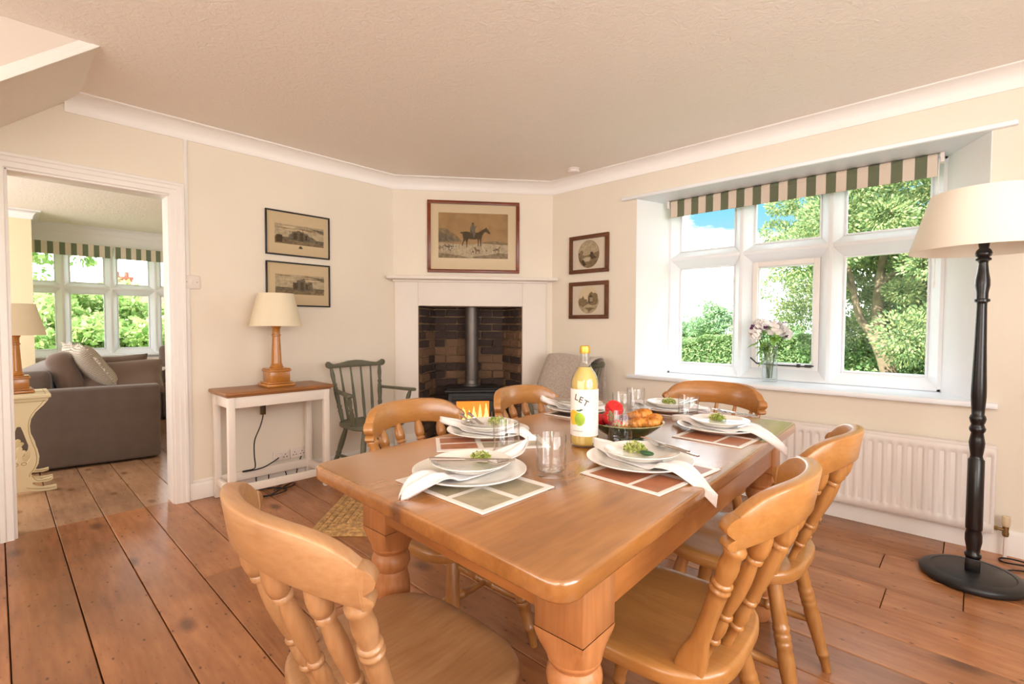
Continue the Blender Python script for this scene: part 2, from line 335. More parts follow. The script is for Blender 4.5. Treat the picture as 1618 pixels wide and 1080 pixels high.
def tag(o, label, cat, group=None, kind=None):
    o['label'] = label; o['category'] = cat
    if group: o['group'] = group
    if kind: o['kind'] = kind
    return o
def struct(o): o['kind'] = 'structure'; return o
def stuff(o): o['kind'] = 'stuff'; return o
def bevel(bm, off, seg=2, ang=35, edges=None):
    es = edges or [e for e in bm.edges if len(e.link_faces) == 2 and e.calc_face_angle(0) > math.radians(ang)]
    if es and off > 0: bmesh.ops.bevel(bm, geom=es, offset=off, segments=seg, affect='EDGES', profile=0.5, clamp_overlap=True)
def B(): return bmesh.new()
def merge(bm, other):
    me = bpy.data.meshes.new('tmp'); other.to_mesh(me); other.free(); bm.from_mesh(me); bpy.data.meshes.remove(me)
def box(bm, x0, x1, y0, y1, z0, z1, bev=0.0, seg=2, mat=None, mi=0):
    b = B()
    bmesh.ops.create_cube(b, size=1.0)
    for v in b.verts: v.co = Vector(((x0+x1)/2+v.co.x*(x1-x0), (y0+y1)/2+v.co.y*(y1-y0), (z0+z1)/2+v.co.z*(z1-z0)))
    if bev: bevel(b, bev, seg)
    if mat is not None: bmesh.ops.transform(b, matrix=mat, verts=b.verts[:])
    for f in b.faces: f.material_index = mi
    merge(bm, b)
def prism(bm, poly, a, b_, axis='Z', bev=0.0, seg=2, mi=0, mat=None):
    """polygon extruded along axis: Z poly=(x,y); Y poly=(x,z); X poly=(y,z)"""
    b = B()
    def P(p, t): return Vector((p[0], p[1], t)) if axis == 'Z' else (Vector((p[0], t, p[1])) if axis == 'Y' else Vector((t, p[0], p[1])))
    lo = [b.verts.new(P(p, a)) for p in poly]; hi = [b.verts.new(P(p, b_)) for p in poly]
    n = len(poly)
    b.faces.new(lo[::-1]); b.faces.new(hi)
    for i in range(n): b.faces.new((lo[i], lo[(i+1) % n], hi[(i+1) % n], hi[i]))
    bmesh.ops.recalc_face_normals(b, faces=b.faces[:])
    if bev: bevel(b, bev, seg)
    if mat is not None: bmesh.ops.transform(b, matrix=mat, verts=b.verts[:])
    for f in b.faces: f.material_index = mi
    merge(bm, b)
def frame_of(p0, p1):
    z = (Vector(p1)-Vector(p0)); ln = z.length; z.normalize()
    x = Vector((1, 0, 0)) if abs(z.x) < 0.9 else Vector((0, 1, 0))
    y = z.cross(x).normalized(); x = y.cross(z).normalized()
    return x, y, z, ln
def lathe(bm, p0, p1, prof, seg=16, cap=True, ref=None):
    """prof: (t along p0->p1 in 0..1, radius) or radius tuple (a,b)"""
    x, y, z, ln = frame_of(p0, p1)
    if ref is not None:
        x = Vector(ref) - z*Vector(ref).dot(z); x.normalize(); y = z.cross(x)
    p0 = Vector(p0); rings = []
    for q in prof:
        t, r = q[0], q[1]; ra, rb = (r if isinstance(r, tuple) else (r, r))
        pw = q[2] if len(q) > 2 else 1.0
        ring = []
        for i in range(seg):
            a = 2*PI*i/seg; c, s = math.cos(a), math.sin(a)
            if pw != 1.0: c = math.copysign(abs(c)**pw, c); s = math.copysign(abs(s)**pw, s)
            ring.append(bm.verts.new(p0+z*(t*ln)+x*(ra*c)+y*(rb*s)))
        rings.append(ring)
    for A, C in zip(rings, rings[1:]):
        for i in range(seg):
            bm.faces.new((A[i], A[(i+1) % seg], C[(i+1) % seg], C[i]))
    if cap:
        bm.faces.new(rings[0][::-1]); bm.faces.new(rings[-1])
def spin(bm, prof, seg=32, c=(0, 0, 0), mi=0, pleat=None, a0=0.0, a1=2*PI):
    """surface of revolution about z from (r,z) list; r==0 closes to a pole"""
    full = abs(a1-a0-2*PI) < 1e-6; rings = []; n = seg if full else seg+1
    for r, z in prof:
        if r <= 1e-6: rings.append([bm.verts.new((c[0], c[1], c[2]+z))]); continue
        ring = []
        for i in range(n):
            a = a0+(a1-a0)*i/seg; rr = r*(1+(pleat if (pleat and i % 2) else 0))
            ring.append(bm.verts.new((c[0]+rr*math.cos(a), c[1]+rr*math.sin(a), c[2]+z)))
        rings.append(ring)
    fs = []
    for A, C in zip(rings, rings[1:]):
        for i in range(seg):
            j = (i+1) % n
            if len(A) == 1 and len(C) == 1: continue
            if len(A) == 1: f = bm.faces.new((A[0], C[j], C[i]))
            elif len(C) == 1: f = bm.faces.new((A[i], A[j], C[0]))
            else: f = bm.faces.new((A[i], A[j], C[j], C[i]))
            f.material_index = mi; fs.append(f)
    return fs
def tube(bm, pts, r, seg=8, mi=0, closed=False):
    pts = [Vector(p) for p in pts]; n = len(pts); rings = []; px = None
    for i, p in enumerate(pts):
        a = pts[(i-1) % n] if (i > 0 or closed) else pts[i]; b = pts[(i+1) % n] if (i < n-1 or closed) else pts[i]
        z = (b-a).normalized()
        if px is None: px = Vector((0, 0, 1)) if abs(z.z) < 0.9 else Vector((1, 0, 0))
        x = (px - z*px.dot(z)).normalized(); px = x; y = z.cross(x)
        rr = r[i] if isinstance(r, (list, tuple)) else r
        rings.append([bm.verts.new(p+x*(rr*math.cos(2*PI*k/seg))+y*(rr*math.sin(2*PI*k/seg))) for k in range(seg)])
    for i in range(n if closed else n-1):
        A, C = rings[i], rings[(i+1) % n]
        for k in range(seg):
            f = bm.faces.new((A[k], A[(k+1) % seg], C[(k+1) % seg], C[k])); f.material_index = mi
    if not closed: bm.faces.new(rings[0][::-1]); bm.faces.new(rings[-1])
def catmull(pts, k=8):
    pts = [Vector(p) for p in pts]; out = []
    for i in range(len(pts)-1):
        p0 = pts[max(i-1, 0)]; p1 = pts[i]; p2 = pts[i+1]; p3 = pts[min(i+2, len(pts)-1)]
        for s in range(k):
            t = s/k
            out.append(0.5*((2*p1)+(p2-p0)*t+(2*p0-5*p1+4*p2-p3)*t*t+(3*p1-p0-3*p2+p3)*t**3))
    out.append(pts[-1]); return out
def flat_poly(bm, poly, y, mi=0):
    vs = [bm.verts.new((p[0], y, p[1])) for p in poly]
    es = [bm.edges.new((vs[i], vs[(i+1) % len(vs)])) for i in range(len(vs))]
    g = bmesh.ops.triangle_fill(bm, use_beauty=True, edges=es)
    for f in g['geom']:
        if isinstance(f, bmesh.types.BMFace): f.material_index = mi
def ell(cx, cz, rx, rz, n=28): return [(cx+rx*math.cos(2*PI*i/n), cz+rz*math.sin(2*PI*i/n)) for i in range(n)]
def blob(bm, c, r, sub=2, amp=0.0, seed=0, mi=0, mat=None):
    b = B(); bmesh.ops.create_icosphere(b, subdivisions=sub, radius=1.0)
    rr = random.Random(seed)
    for v in b.verts:
        k = 1+amp*(rr.random()-0.5)*2
        v.co = Vector((v.co.x*r[0]*k, v.co.y*r[1]*k, v.co.z*r[2]*k))
    if mat is not None: bmesh.ops.transform(b, matrix=mat, verts=b.verts[:])
    bmesh.ops.translate(b, vec=Vector(c), verts=b.verts[:])
    for f in b.faces: f.material_index = mi
    merge(bm, b)
def copy_thing(src, label=None, loc=None, rz=None):
    c = src.copy(); COL.objects.link(c)
    if loc is not None: c.location = loc
    if rz is not None: c.rotation_euler = (0, 0, rz)
    if label: c['label'] = label
    for ch in list(src.children):
        d = ch.copy(); COL.objects.link(d); d.parent = c
        for g in list(ch.children):
            q = g.copy(); COL.objects.link(q); q.parent = d
    return c

# ------------------------------------------------------------------ room shell
XL, YB, XR, YF, ZC = -3.79, 3.58, 1.72, -1.92, 2.49
XLL = -3.925                        # lounge face of the left wall
CA, CB = Vector((-3.79, 2.459)), Vector((-2.869, 3.58))      # chimney wall
CT = (CB-CA).normalized(); CN = Vector((CT.y, -CT.x)); CLEN = (CB-CA).length; CANG = math.atan2(CT.y, CT.x)

# floor: dark sub-floor plus boards
bm = B(); box(bm, -9.2, XR, YF-0.6, 4.2, -0.12, -0.022); floor = struct(obj('floor', bm, M['gap'], smooth=False))
rows = [-1.92, -1.70, -1.49, -1.27, -1.06, -0.85, -0.63, -0.415, -0.20, 0.0125, 0.221, 0.438, 0.645, 0.853, 1.063, 1.282, 1.495, 1.715, 1.88, 2.10, 2.32, 2.53, 2.742, 2.957, 3.162, 3.37, 3.60]
rp = random.Random(3)
pmesh = {}
def plank(x0, x1, y0, y1, mat):
    ln, wd = round(x1-x0, 3), round(y1-y0, 3)
    key = (ln, wd, mat.name)
    if key not in pmesh:
        b = B(); box(b, -ln/2+0.0015, ln/2-0.0015, -wd/2+0.0020, wd/2-0.0020, -0.022, 0.0, 0.0025, 1)
        me = bpy.data.meshes.new('floor_plank'); b.to_mesh(me); b.free(); me.materials.append(mat); pmesh[key] = me
    o = bpy.data.objects.new('floor_plank', pmesh[key]); COL.objects.link(o); o.parent = floor; o.location = ((x0+x1)/2, (y0+y1)/2, 0)
    o.rotation_euler = (0, 0, 0)
SEAM = -3.86
for i in range(len(rows)-1):
    y0, y1 = rows[i], rows[i+1]
    cuts = {22: [-1.6, -0.004], 23: [-2.0, -0.31], 12: [-2.58], 13: [-1.9, 0.4], 24: [-1.2], 18: [-2.2, 0.5]}.get(i, [round(rp.uniform(-2.2, 0.9), 2)])
    xs = [SEAM]+cuts+[XR]
    for a, b_ in zip(xs, xs[1:]): plank(a, b_, y0, y1, M['plank'])
    cuts = [round(rp.uniform(-7.6, -6.0), 2)]
    xs = [-9.2]+cuts+[SEAM]
    for a, b_ in zip(xs, xs[1:]): plank(a, b_, y0, y1, M['plank_pale'])
# ceilings
bm = B(); box(bm, -9.2, XR+0.2, YF-0.7, 4.15, ZC, ZC+0.12); struct(obj('ceiling', bm, M['ceil'], smooth=False))
# left wall with the doorway
DY0, DY1, DZ = 0.052, 0.792, 2.015
bm = B()
box(bm, XLL, XL, YF, DY0-0.0, 0, ZC); box(bm, XLL, XL, DY1, 2.56, 0, ZC); box(bm, XLL, XL, DY0, DY1, DZ, ZC)
wl = struct(obj('wall_left', bm, M['wall'], smooth=False))
# back wall with splayed window opening
OL, OR, IL, IR, YW = -2.005, 0.043, -1.895, -0.135, 3.93
bm = B()
prism(bm, [(-2.97, YB), (OL, YB), (IL, YW), (IL, 4.12), (-2.97, 4.12)], 0, ZC, mi=0)
prism(bm, [(OR, YB), (XR+0.2, YB), (XR+0.2, 4.12), (IR, 4.12), (IR, YW)], 0, ZC)
box(bm, IL, IR, YW, 4.12, 0, 0.752); prism(bm, [(OL, YB), (OR, YB), (IR, YW), (IL, YW)], 0, 0.752)
box(bm, IL, IR, YW, 4.12, 2.225, ZC); prism(bm, [(OL, YB), (OR, YB), (IR, YW), (IL, YW)], 2.225, ZC)
for f in bm.faces:
    c = f.calc_center_median()
    if YB+0.01 < c.y < YW+0.02 and 0.7 < c.z < 2.24: f.material_index = 1
struct(obj('wall_back', bm, [M['wall'], M['reveal']], smooth=False))
# reveal linings (white paint) + window board + lintel board
bm = B()
prism(bm, [(OL-0.0, YB-0.002), (OL+0.004, YB-0.002), (IL+0.004, YW), (IL-0.002, YW)], 0.785, 2.2)
prism(bm, [(OR+0.0, YB-0.002), (OR-0.004, YB-0.002), (IR-0.004, YW), (IR+0.002, YW)], 0.785, 2.2)
struct(obj('trim_1', bm, M['reveal'], smooth=False))
bm = B(); prism(bm, [(-2.065, 3.535), (0.10, 3.535), (0.10, YB-0.001), (OR-0.004, YB-0.001), (IR-0.004, 3.99), (IL+0.004, 3.99), (OL+0.004, YB-0.001), (-2.065, YB-0.001)], 0.755, 0.785, bev=0.008)
struct(obj('trim_2', bm, M['sash']))
bm = B(); prism(bm, [(-2.13, 3.545), (0.135, 3.545), (0.135, YB-0.001), (OR, YB-0.001), (IR, 3.99), (IL, 3.99), (OL, YB-0.001), (-2.13, YB-0.001)], 2.198, 2.223, bev=0.006)
struct(obj('trim_3', bm, M['sash']))
# walls behind the camera (side and rear); unseen side opening added to let light in
bm = B()
box(bm, XR, XR+0.2, YF, -0.75, 0, ZC); box(bm, XR, XR+0.2, 1.95, 4.12, 0, ZC); box(bm, XR, XR+0.2, -0.75, 1.95, 0, 0.78); box(bm, XR, XR+0.2, -0.75, 1.95, 2.32, ZC)
struct(obj('wall_right', bm, M['wall'], smooth=False))
bm = B(); box(bm, -9.2, XR+0.2, YF-0.15, YF, 0, ZC); struct(obj('wall_front', bm, M['wall'], smooth=False))
# chimney wall across the corner
def chim(t, n, z): p = CA+CT*t+CN*n; return (p.x, p.y, z)
CM = Matrix.Translation((CA.x, CA.y, 0)) @ Matrix.Rotation(CANG, 4, 'Z')     # local x along wall, -y into the room, +y into the chimney
FX0, FX1, FZ = 0.222, 1.166, 1.352
bm = B()
box(bm, -0.10, FX0, 0, 0.42, 0, ZC, mat=CM); box(bm, FX1, CLEN+0.10, 0, 0.42, 0, ZC, mat=CM); box(bm, FX0, FX1, 0, 0.42, FZ, ZC, mat=CM)
struct(obj('wall_fireplace', bm, M['wall'], smooth=False))
# cornice: swept cove
def cornice(name, path, closed=False):
    prof = [(0.0, 2.385), (0.008, 2.385), (0.010, 2.393)]
    for i in range(9):
        a = (PI/2)*i/8; prof.append((0.012+0.068*(1-math.cos(a)), 2.398+0.082*math.sin(a)))
    prof += [(0.086, 2.482), (0.086, ZC), (0.0, ZC)]
    n = len(path); rings = []
    b = B()
    for i, p in enumerate(path):
        p = Vector(p)
        d0 = (p-Vector(path[i-1])).normalized() if i else (Vector(path[1])-p).normalized()
        d1 = (Vector(path[i+1])-p).normalized() if i < n-1 else d0
        n0 = Vector((d0.y, -d0.x)); n1 = Vector((d1.y, -d1.x)); nn = (n0+n1).normalized(); s = 1/max(0.3, nn.dot(n0))
        rings.append([b.verts.new((p.x+nn.x*q[0]*s, p.y+nn.y*q[0]*s, q[1]-0.0005)) for q in prof])
    for A, C in zip(rings, rings[1:]):
        for k in range(len(prof)): b.faces.new((A[k], A[(k+1) % len(prof)], C[(k+1) % len(prof)], C[k]))
    b.faces.new(rings[0]); b.faces.new(rings[-1][::-1])
    return struct(obj(name, b, M['trim'], ang=50))
cornice('trim_4', [(XL, 0.30), (CA.x, CA.y), (CB.x, CB.y), (XR, YB)])
# sloping underside of the stairs above the doorway
bm = B()
XS = -3.047
prism(bm, [(0.365, ZC), (0.04, 2.215), (-1.2, 1.166), (-1.2, ZC)], XL, XS, axis='X')
struct(obj('wall_stair_soffit', bm, M['ceil'], smooth=False))
bm = B()
d = Vector((0.04-0.365, 2.215-ZC)).normalized(); nrm = Vector((-d.y, d.x))
for o0, o1, th in ((0.0, 0.022, 0.014), (0.022, 0.05, 0.007)):
    q = [(0.365+0.0, ZC)]
    P0 = Vector((0.375, ZC)); P1 = P0+d*1.9
    a = -nrm if nrm.y < 0 else nrm
    prism(bm, [tuple(P0+a*o0*0+Vector((-(o0)/abs(d.y)*1.0, 0))), tuple(P1+Vector((-(o0)/abs(d.y), 0))), tuple(P1+Vector((-(o1)/abs(d.y), 0))), tuple(P0+Vector((-(o1)/abs(d.y), 0)))], XS, XS+th, axis='X', bev=0.003)
struct(obj('trim_5', bm, M['trim']))
bm = B(); prism(bm, [(0.345, ZC-0.002), (0.0, 2.198), (-1.2, 1.183), (-1.2, ZC-0.002)], XS, XS+0.004, axis='X'); struct(obj('wall_stair_string', bm, M['string'], smooth=False))
# skirting boards
def skirt(name, p0, p1, h=0.112):
    p0, p1 = Vector(p0), Vector(p1); d = p1-p0; ln = d.length
    b = B(); prism(b, [(0.0, 0.001), (0.0, h), (-0.010, h), (-0.014, h-0.008), (-0.018, h-0.018), (-0.018, 0.001)], 0, ln, axis='X', mat=Matrix.Translation((p0.x, p0.y, 0)) @ Matrix.Rotation(math.atan2(d.y, d.x), 4, 'Z'))
    return struct(obj(name, b, M['trim']))
skirt('baseboard_left', (XL, 0.868), (XL, 2.45)); skirt('baseboard_back', (-2.85, YB), (XR, YB), 0.13)
# panel strip beside the door and its edge bead
bm = B(); box(bm, XL, XL+0.010, 0.872, 0.893, 0.112, 2.385, 0.003); box(bm, XL, XL+0.006, 0.893, 1.16, 0.112, 0.130, 0.002)
struct(obj('trim_6', bm, M['trim']))
# doorway lining and architraves
door = struct(bpy.data.objects.new('door_1', None)); COL.objects.link(door); door.location = (XL, (DY0+DY1)/2, 0)
def dpart(name, bm, mat): 
    for v in bm.verts: v.co -= door.location
    return obj(name, bm, mat, door)
bm = B(); box(bm, XLL-0.01, XL+0.004, DY1-0.012, DY1+0.012, 0, DZ, 0.003); dpart('jamb', bm, M['trim'])
bm = B(); box(bm, XLL-0.01, XL+0.004, DY0-0.012, DY0+0.012, 0, DZ, 0.003); dpart('jamb', bm, M['trim'])
bm = B(); box(bm, XLL-0.01, XL+0.004, DY0, DY1, DZ-0.012, DZ+0.012, 0.003); dpart('door_head', bm, M['trim'])
def arch_bar(side):
    prof = [(0, 0), (0.012, 0), (0.016, 0.004), (0.016, 0.030), (0.022, 0.036), (0.022, 0.055), (0.028, 0.062), (0.028, 0.074), (0.022, 0.080), (0, 0.080)]   # (out from wall, across)
    b = B()
    y_in0, y_in1 = DY0, DY1
    if side == 'R': ps = [(XL+o, DY1+c) for o, c in prof]; prism(b, ps, 0, DZ+0.0)
    if side == 'L': ps = [(XL+o, DY0-c) for o, c in prof]; prism(b, ps, 0, DZ+0.0)
    if side == 'T':
        rings = []
        for yy, sg in ((DY0, -1), (DY1, 1)):
            rings.append([b.verts.new((XL+o, yy+sg*c, DZ+c)) for o, c in prof])
        for k in range(len(prof)): b.faces.new((rings[0][k], rings[0][(k+1) % len(prof)], rings[1][(k+1) % len(prof)], rings[1][k]))
        b.faces.new(rings[0]); b.faces.new(rings[1][::-1])
    if side in 'RL':
        sg = 1 if side == 'R' else -1; y0 = DY1 if side == 'R' else DY0
        rings = [[b.verts.new((XL+o, y0+sg*c, DZ)) for o, c in prof], [b.verts.new((XL+o, y0+sg*c, DZ+c)) for o, c in prof]]
        for k in range(len(prof)): b.faces.new((rings[0][k], rings[0][(k+1) % len(prof)], rings[1][(k+1) % len(prof)], rings[1][k]))
        b.faces.new(rings[0]); b.faces.new(rings[1][::-1])
    return b
for s in 'LRT': dpart('architrave', arch_bar(s), M['trim'])

# ------------------------------------------------------------------ windows
def window(name, xs, y0, z0, z1, zt, rz, casement=None, loc=(0, 0, 0)):
    """xs: outer edge, mullion centres, outer edge. local x right, y outward, z up"""
    root = struct(bpy.data.objects.new(name, None)); COL.objects.link(root); root.rotation_euler = (0, 0, rz); root.location = loc
    G = y0+0.07; hw = 0.068
    b = B()
    prism(b, [(xs[0], y0), (xs[0]+0.02, y0), (xs[0]+0.07, G), (xs[0]+0.07, G+0.05), (xs[0], G+0.05)], z0, z1)
    prism(b, [(xs[-1], y0), (xs[-1]-0.02, y0), (xs[-1]-0.07, G), (xs[-1]-0.07, G+0.05), (xs[-1], G+0.05)], z0, z1)
    prism(b, [(y0, z0), (y0, z0+0.012), (G, z0+0.078), (G+0.05, z0+0.078), (G+0.05, z0)], xs[0]+0.005, xs[-1]-0.005, axis='X')
    prism(b, [(y0, z1), (y0, z1-0.012), (G, z1-0.075), (G+0.05, z1-0.075), (G+0.05, z1)], xs[0]+0.005, xs[-1]-0.005, axis='X')
    obj('window_frame', b, M['sash'], root, smooth=False)
    for x in xs[1:-1]:
        b = B(); prism(b, [(x-0.012, y0), (x+0.012, y0), (x+hw, G), (x+hw, G+0.05), (x-hw, G+0.05), (x-hw, G)], z0+0.01, z1-0.01, bev=0.003); obj('mullion', b, M['sash'], root)
    edges = []
    for i in range(len(xs)-1):
        a = xs[i]+(0.07 if i == 0 else hw); c = xs[i+1]-(0.07 if i == len(xs)-2 else hw)
        edges.append((a, c))
        xa, xc = xs[i]+0.001, xs[i+1]-0.001
        b = B(); prism(b, [(y0+0.002, zt-0.011), (y0+0.002, zt+0.011), (G, zt+0.064), (G+0.05, zt+0.064), (G+0.05, zt-0.072), (G, zt-0.072)], xa, xc, axis='X', bev=0.003); obj('transom', b, M['sash'], root)
        for (za, zb, low) in ((z0+0.078, zt-0.072, 1), (zt+0.064, z1-0.075, 0)):
            A, C, Za, Zb = a, c, za, zb
            bw = 0.013
            if casement == i and low:
                b = B(); w_ = 0.036
                for q in ((A, A+w_, Za, Zb), (C-w_, C, Za, Zb), (A+w_, C-w_, Za, Za+w_), (A+w_, C-w_, Zb-w_, Zb)): box(b, q[0], q[1], G-0.018, G+0.04, q[2], q[3], 0.003)
                obj('casement_frame', b, M['trim'], root)
                b = B(); tube(b, [(A+0.0, G-0.03, Za+0.075), (A+0.05, G-0.045, Za+0.035), (A+0.16, G-0.05, Za+0.03), (C-0.06, G-0.05, Za+0.03), (C-0.02, G-0.04, Za+0.035)], 0.0055)
                box(b, C-0.075, C-0.035, G-0.055, G-0.02, Za+0.022, Za+0.042, 0.003); box(b, C-0.125, C-0.105, G-0.055, G-0.02, Za+0.02, Za+0.045, 0.003)
                obj('casement_stay', b, M['stay'], root)
                A += w_; C -= w_; Za += w_; Zb -= w_; bw = 0.010
            b = B()
            for q in ((A, A+bw, Za, Zb), (C-bw, C, Za, Zb), (A+bw, C-bw, Za, Za+bw), (A+bw, C-bw, Zb-bw, Zb)): box(b, q[0], q[1], G-0.002, G+0.03, q[2], q[3], 0.003, 1)
            obj('glazing_bead', b, M['sash'], root)
            b = B(); box(b, A+bw*0.5, C-bw*0.5, G+0.012, G+0.016, Za+bw*0.5, Zb-bw*0.5); obj('pane', b, M['pane'], root, smooth=False)
    return root
window('window_1', [-1.895, -1.308, -0.729, -0.137], YW, 0.787, 2.197, 1.735, 0, casement=1)
window('window_2', [0.03, 0.634, 1.134, 1.640, 2.16], 8.75, 0.755, 2.25, 1.668, PI/2)

# ------------------------------------------------------------------ lounge shell
bm = B()
box(bm, -9.05, -8.75, -0.3, 0.03, 0, ZC); box(bm, -9.05, -8.75, 2.16, 3.0, 0, ZC); box(bm, -9.05, -8.75, 0.03, 2.16, 0, 0.755); box(bm, -9.05, -8.75, 0.03, 2.16, 2.25, ZC)
struct(obj('wall_lounge_bay', bm, M['reveal'], smooth=False))
bm = B(); box(bm, -9.05, -8.0, -2.4, 0.32, 0, ZC); struct(obj('wall_lounge_return', bm, M['wall_yellow'], smooth=False))
bm = B(); box(bm, -9.05, XLL, 3.0, 3.15, 0, ZC); struct(obj('wall_lounge_end', bm, M['wall_yellow'], smooth=False))
bm = B()
prof = [(0.0, 2.39), (0.01, 2.39)]+[(0.012+0.07*(1-math.cos(PI/2*i/6)), 2.40+0.08*math.sin(PI/2*i/6)) for i in range(7)]+[(0.085, ZC-0.001), (0, ZC-0.001)]
rings = [[bm.verts.new((-8.0+o, -1.9, z)) for o, z in prof], [bm.verts.new((-8.0+o, 0.32+o, z)) for o, z in prof], [bm.verts.new((-8.75+o, 0.32+o, z)) for o, z in prof], [bm.verts.new((-8.75+o, 3.0, z)) for o, z in prof]]
for A, C in zip(rings, rings[1:]):
    for q in range(len(prof)): bm.faces.new((A[q], A[(q+1) % len(prof)], C[(q+1) % len(prof)], C[q]))
struct(obj('trim_7', bm, M['reveal'], ang=50))
bm = B(); box(bm, -8.76, -8.68, 0.33, 2.16, 0.728, 0.755, 0.006); struct(obj('trim_8', bm, M['sash']))

# ------------------------------------------------------------------ fireplace
t = thing('fireplace_surround', 'white painted fire surround with deep mantel shelf framing the brick hearth', 'fireplace', (CA.x, CA.y, 0), CANG)
bm = B()
box(bm, 0.016, FX0, -0.03, -0.001, 0.0, 1.575, 0.004); box(bm, FX1, 1.386, -0.03, -0.001, 0.0, 1.575, 0.004); box(bm, FX0, FX1, -0.03, -0.001, FZ, 1.575, 0.004)
obj('surround_panel', bm, M['surround'], t)
bm = B(); box(bm, FX1+0.01, 1.392, -0.036, -0.001, 0, 0.20, 0.004); bm2 = B(); box(bm2, 0.010, FX0-0.01, -0.036, -0.001, 0.0, 0.20, 0.004); obj('plinth_block', bm2, M['surround'], t); obj('plinth_block', bm, M['surround'], t)
bm = B(); box(bm, -0.045, 1.480, -0.125, -0.001, 1.585, 1.612, 0.006); box(bm, 0.0, 1.40, -0.05, -0.001, 1.565, 1.585, 0.004); obj('mantel_shelf', bm, M['surround'], t)
# recess: mortar backing with bricks as separate parts (splayed cheeks)
rec = struct(bpy.data.objects.new('wall_fire_recess', None)); COL.objects.link(rec); rec.location = (CA.x, CA.y, 0); rec.rotation_euler = (0, 0, CANG)
BX0, BX1, BD = 0.345, 1.043, 0.40
bm = B()
prism(bm, [(FX0-0.06, 0.001), (FX0-0.0, 0.001), (BX0, BD), (BX1, BD), (FX1, 0.001), (FX1+0.06, 0.001), (FX1+0.06, BD+0.08), (FX0-0.06, BD+0.08)], 0.0, 1.6)
obj('mortar_backing', bm, M['mortar'], rec, smooth=False)
bm = B(); box(bm, FX0-0.05, FX1+0.05, 0.001, BD+0.08, 1.6, 1.65); box(bm, FX0, FX1, 0.0, 0.03, FZ-0.0, 1.6); obj('smoke_hood', bm, M['soot'], rec, smooth=False)
rb = random.Random(5); bmesh_cache = []
for mt in ('brick_soot', 'brick_warm'):
    for v in range(3):
        b = B(); box(b, -0.5, 0.5, -0.5, 0.5, -0.5, 0.5)
        for q in b.verts: q.co += Vector((rb.uniform(-.02, .02), rb.uniform(-.05, .05), rb.uniform(-.07, .07)))
        bevel(b, 0.05, 1); me = bpy.data.meshes.new('brick'); b.to_mesh(me); b.free(); me.materials.append(M[mt]); bmesh_cache.append(me)
def brick(cx, cy, cz, ln, ht, ang, mt):
    me = bmesh_cache[(0 if mt == 's' else 3)+rb.randrange(3)]
    o = bpy.data.objects.new('brick', me); COL.objects.link(o); o.parent = rec; o.location = (cx, cy, cz); o.rotation_euler = (0, 0, ang); o.scale = (ln, 0.05+rb.uniform(-.012, .016), ht)
z = 0.03; row = 0
while z < 1.56:
    ht = 0.078 if z < 1.1 else 0.070
    offs = 0.0 if row % 2 else 0.115
    x = BX0+0.005-offs
    while x < BX1-0.01:
        a, c = max(x, BX0+0.004), min(x+0.225, BX1-0.004)
        if c-a > 0.03: brick((a+c)/2, BD-0.012, z+ht/2, c-a-0.009, ht-0.010, rb.uniform(-.02, .02), 's' if (z > 0.98 or rb.random() < 0.62) else 'w')
        x += 0.23
    for side in (0, 1):
        p, q = (Vector((FX0, 0.0)), Vector((BX0, BD))) if side == 0 else (Vector((FX1, 0.0)), Vector((BX1, BD)))
        d = (q-p); ln = d.length; d.normalize(); s = 0.008-(0.11 if row % 2 else 0.0)
        while s < ln-0.02:
            a, c = max(s, 0.012), min(s+0.215, ln-0.01)
            if c-a > 0.03:
                mid = p+d*((a+c)/2); brick(mid.x, mid.y, z+ht/2, c-a-0.012, ht-0.016, math.atan2(d.y, d.x)+rb.uniform(-.03, .03), 's' if (z > 1.12 or rb.random() < 0.30) else 'w')
            s += 0.22
    z += ht; row += 1
bm = B()
prism(bm, [(-0.0, -0.42), (1.45, -0.42), (1.45, -0.037), (1.166, -0.037), (1.166, 0.0), (1.043, 0.40), (0.345, 0.40), (0.222, 0.0), (0.222, -0.037), (0.0, -0.037)], 0.001, 0.022, bev=0.004)
o = struct(obj('hearth_slab', bm, M['tile'])); o.location = (CA.x, CA.y, 0); o.rotation_euler = (0, 0, CANG)
# wood burning stove
t = thing('wood_stove', 'black iron wood burning stove glowing with fire in the brick hearth', 'stove', chim(0.71, -0.12, 0.022), CANG)
bm = B(); box(bm, -0.225, 0.225, -0.17, 0.17, 0.09, 0.545, 0.012); obj('stove_body', bm, M['iron'], t)
bm = B(); box(bm, -0.255, 0.255, -0.20, 0.19, 0.545, 0.572, 0.008); box(bm, -0.235, 0.235, -0.18, 0.17, 0.572, 0.585, 0.006); obj('top_plate', bm, M['iron'], t)
for sx in (-1, 1):
    for sy in (-1, 1):
        bm = B(); lathe(bm, (sx*0.18, sy*0.12, 0.0), (sx*0.18, sy*0.12, 0.09), [(0, .018), (0.4, .022), (1, .03)], 10); obj('leg', bm, M['iron'], t)
bm = B()
for q in ((-.19, .19, .15, .19), (-.19, .19, .47, .51), (-.19, -.15, .19, .47), (.15, .19, .19, .47)): box(bm, q[0], q[1], -0.19, -0.171, q[2], q[3], 0.004)
dr = obj('stove_door', bm, M['iron'], t)
bm = B(); box(bm, -0.15, 0.15, -0.183, -0.179, 0.19, 0.47); obj('door_glass', bm, M['picglass'], dr, smooth=False)
bm = B(); tube(bm, [(0.172, -0.19, 0.30), (0.172, -0.215, 0.30), (0.172, -0.215, 0.37), (0.172, -0.19, 0.37)], 0.007); obj('door_handle', bm, M['flue'], dr)
bm = B()
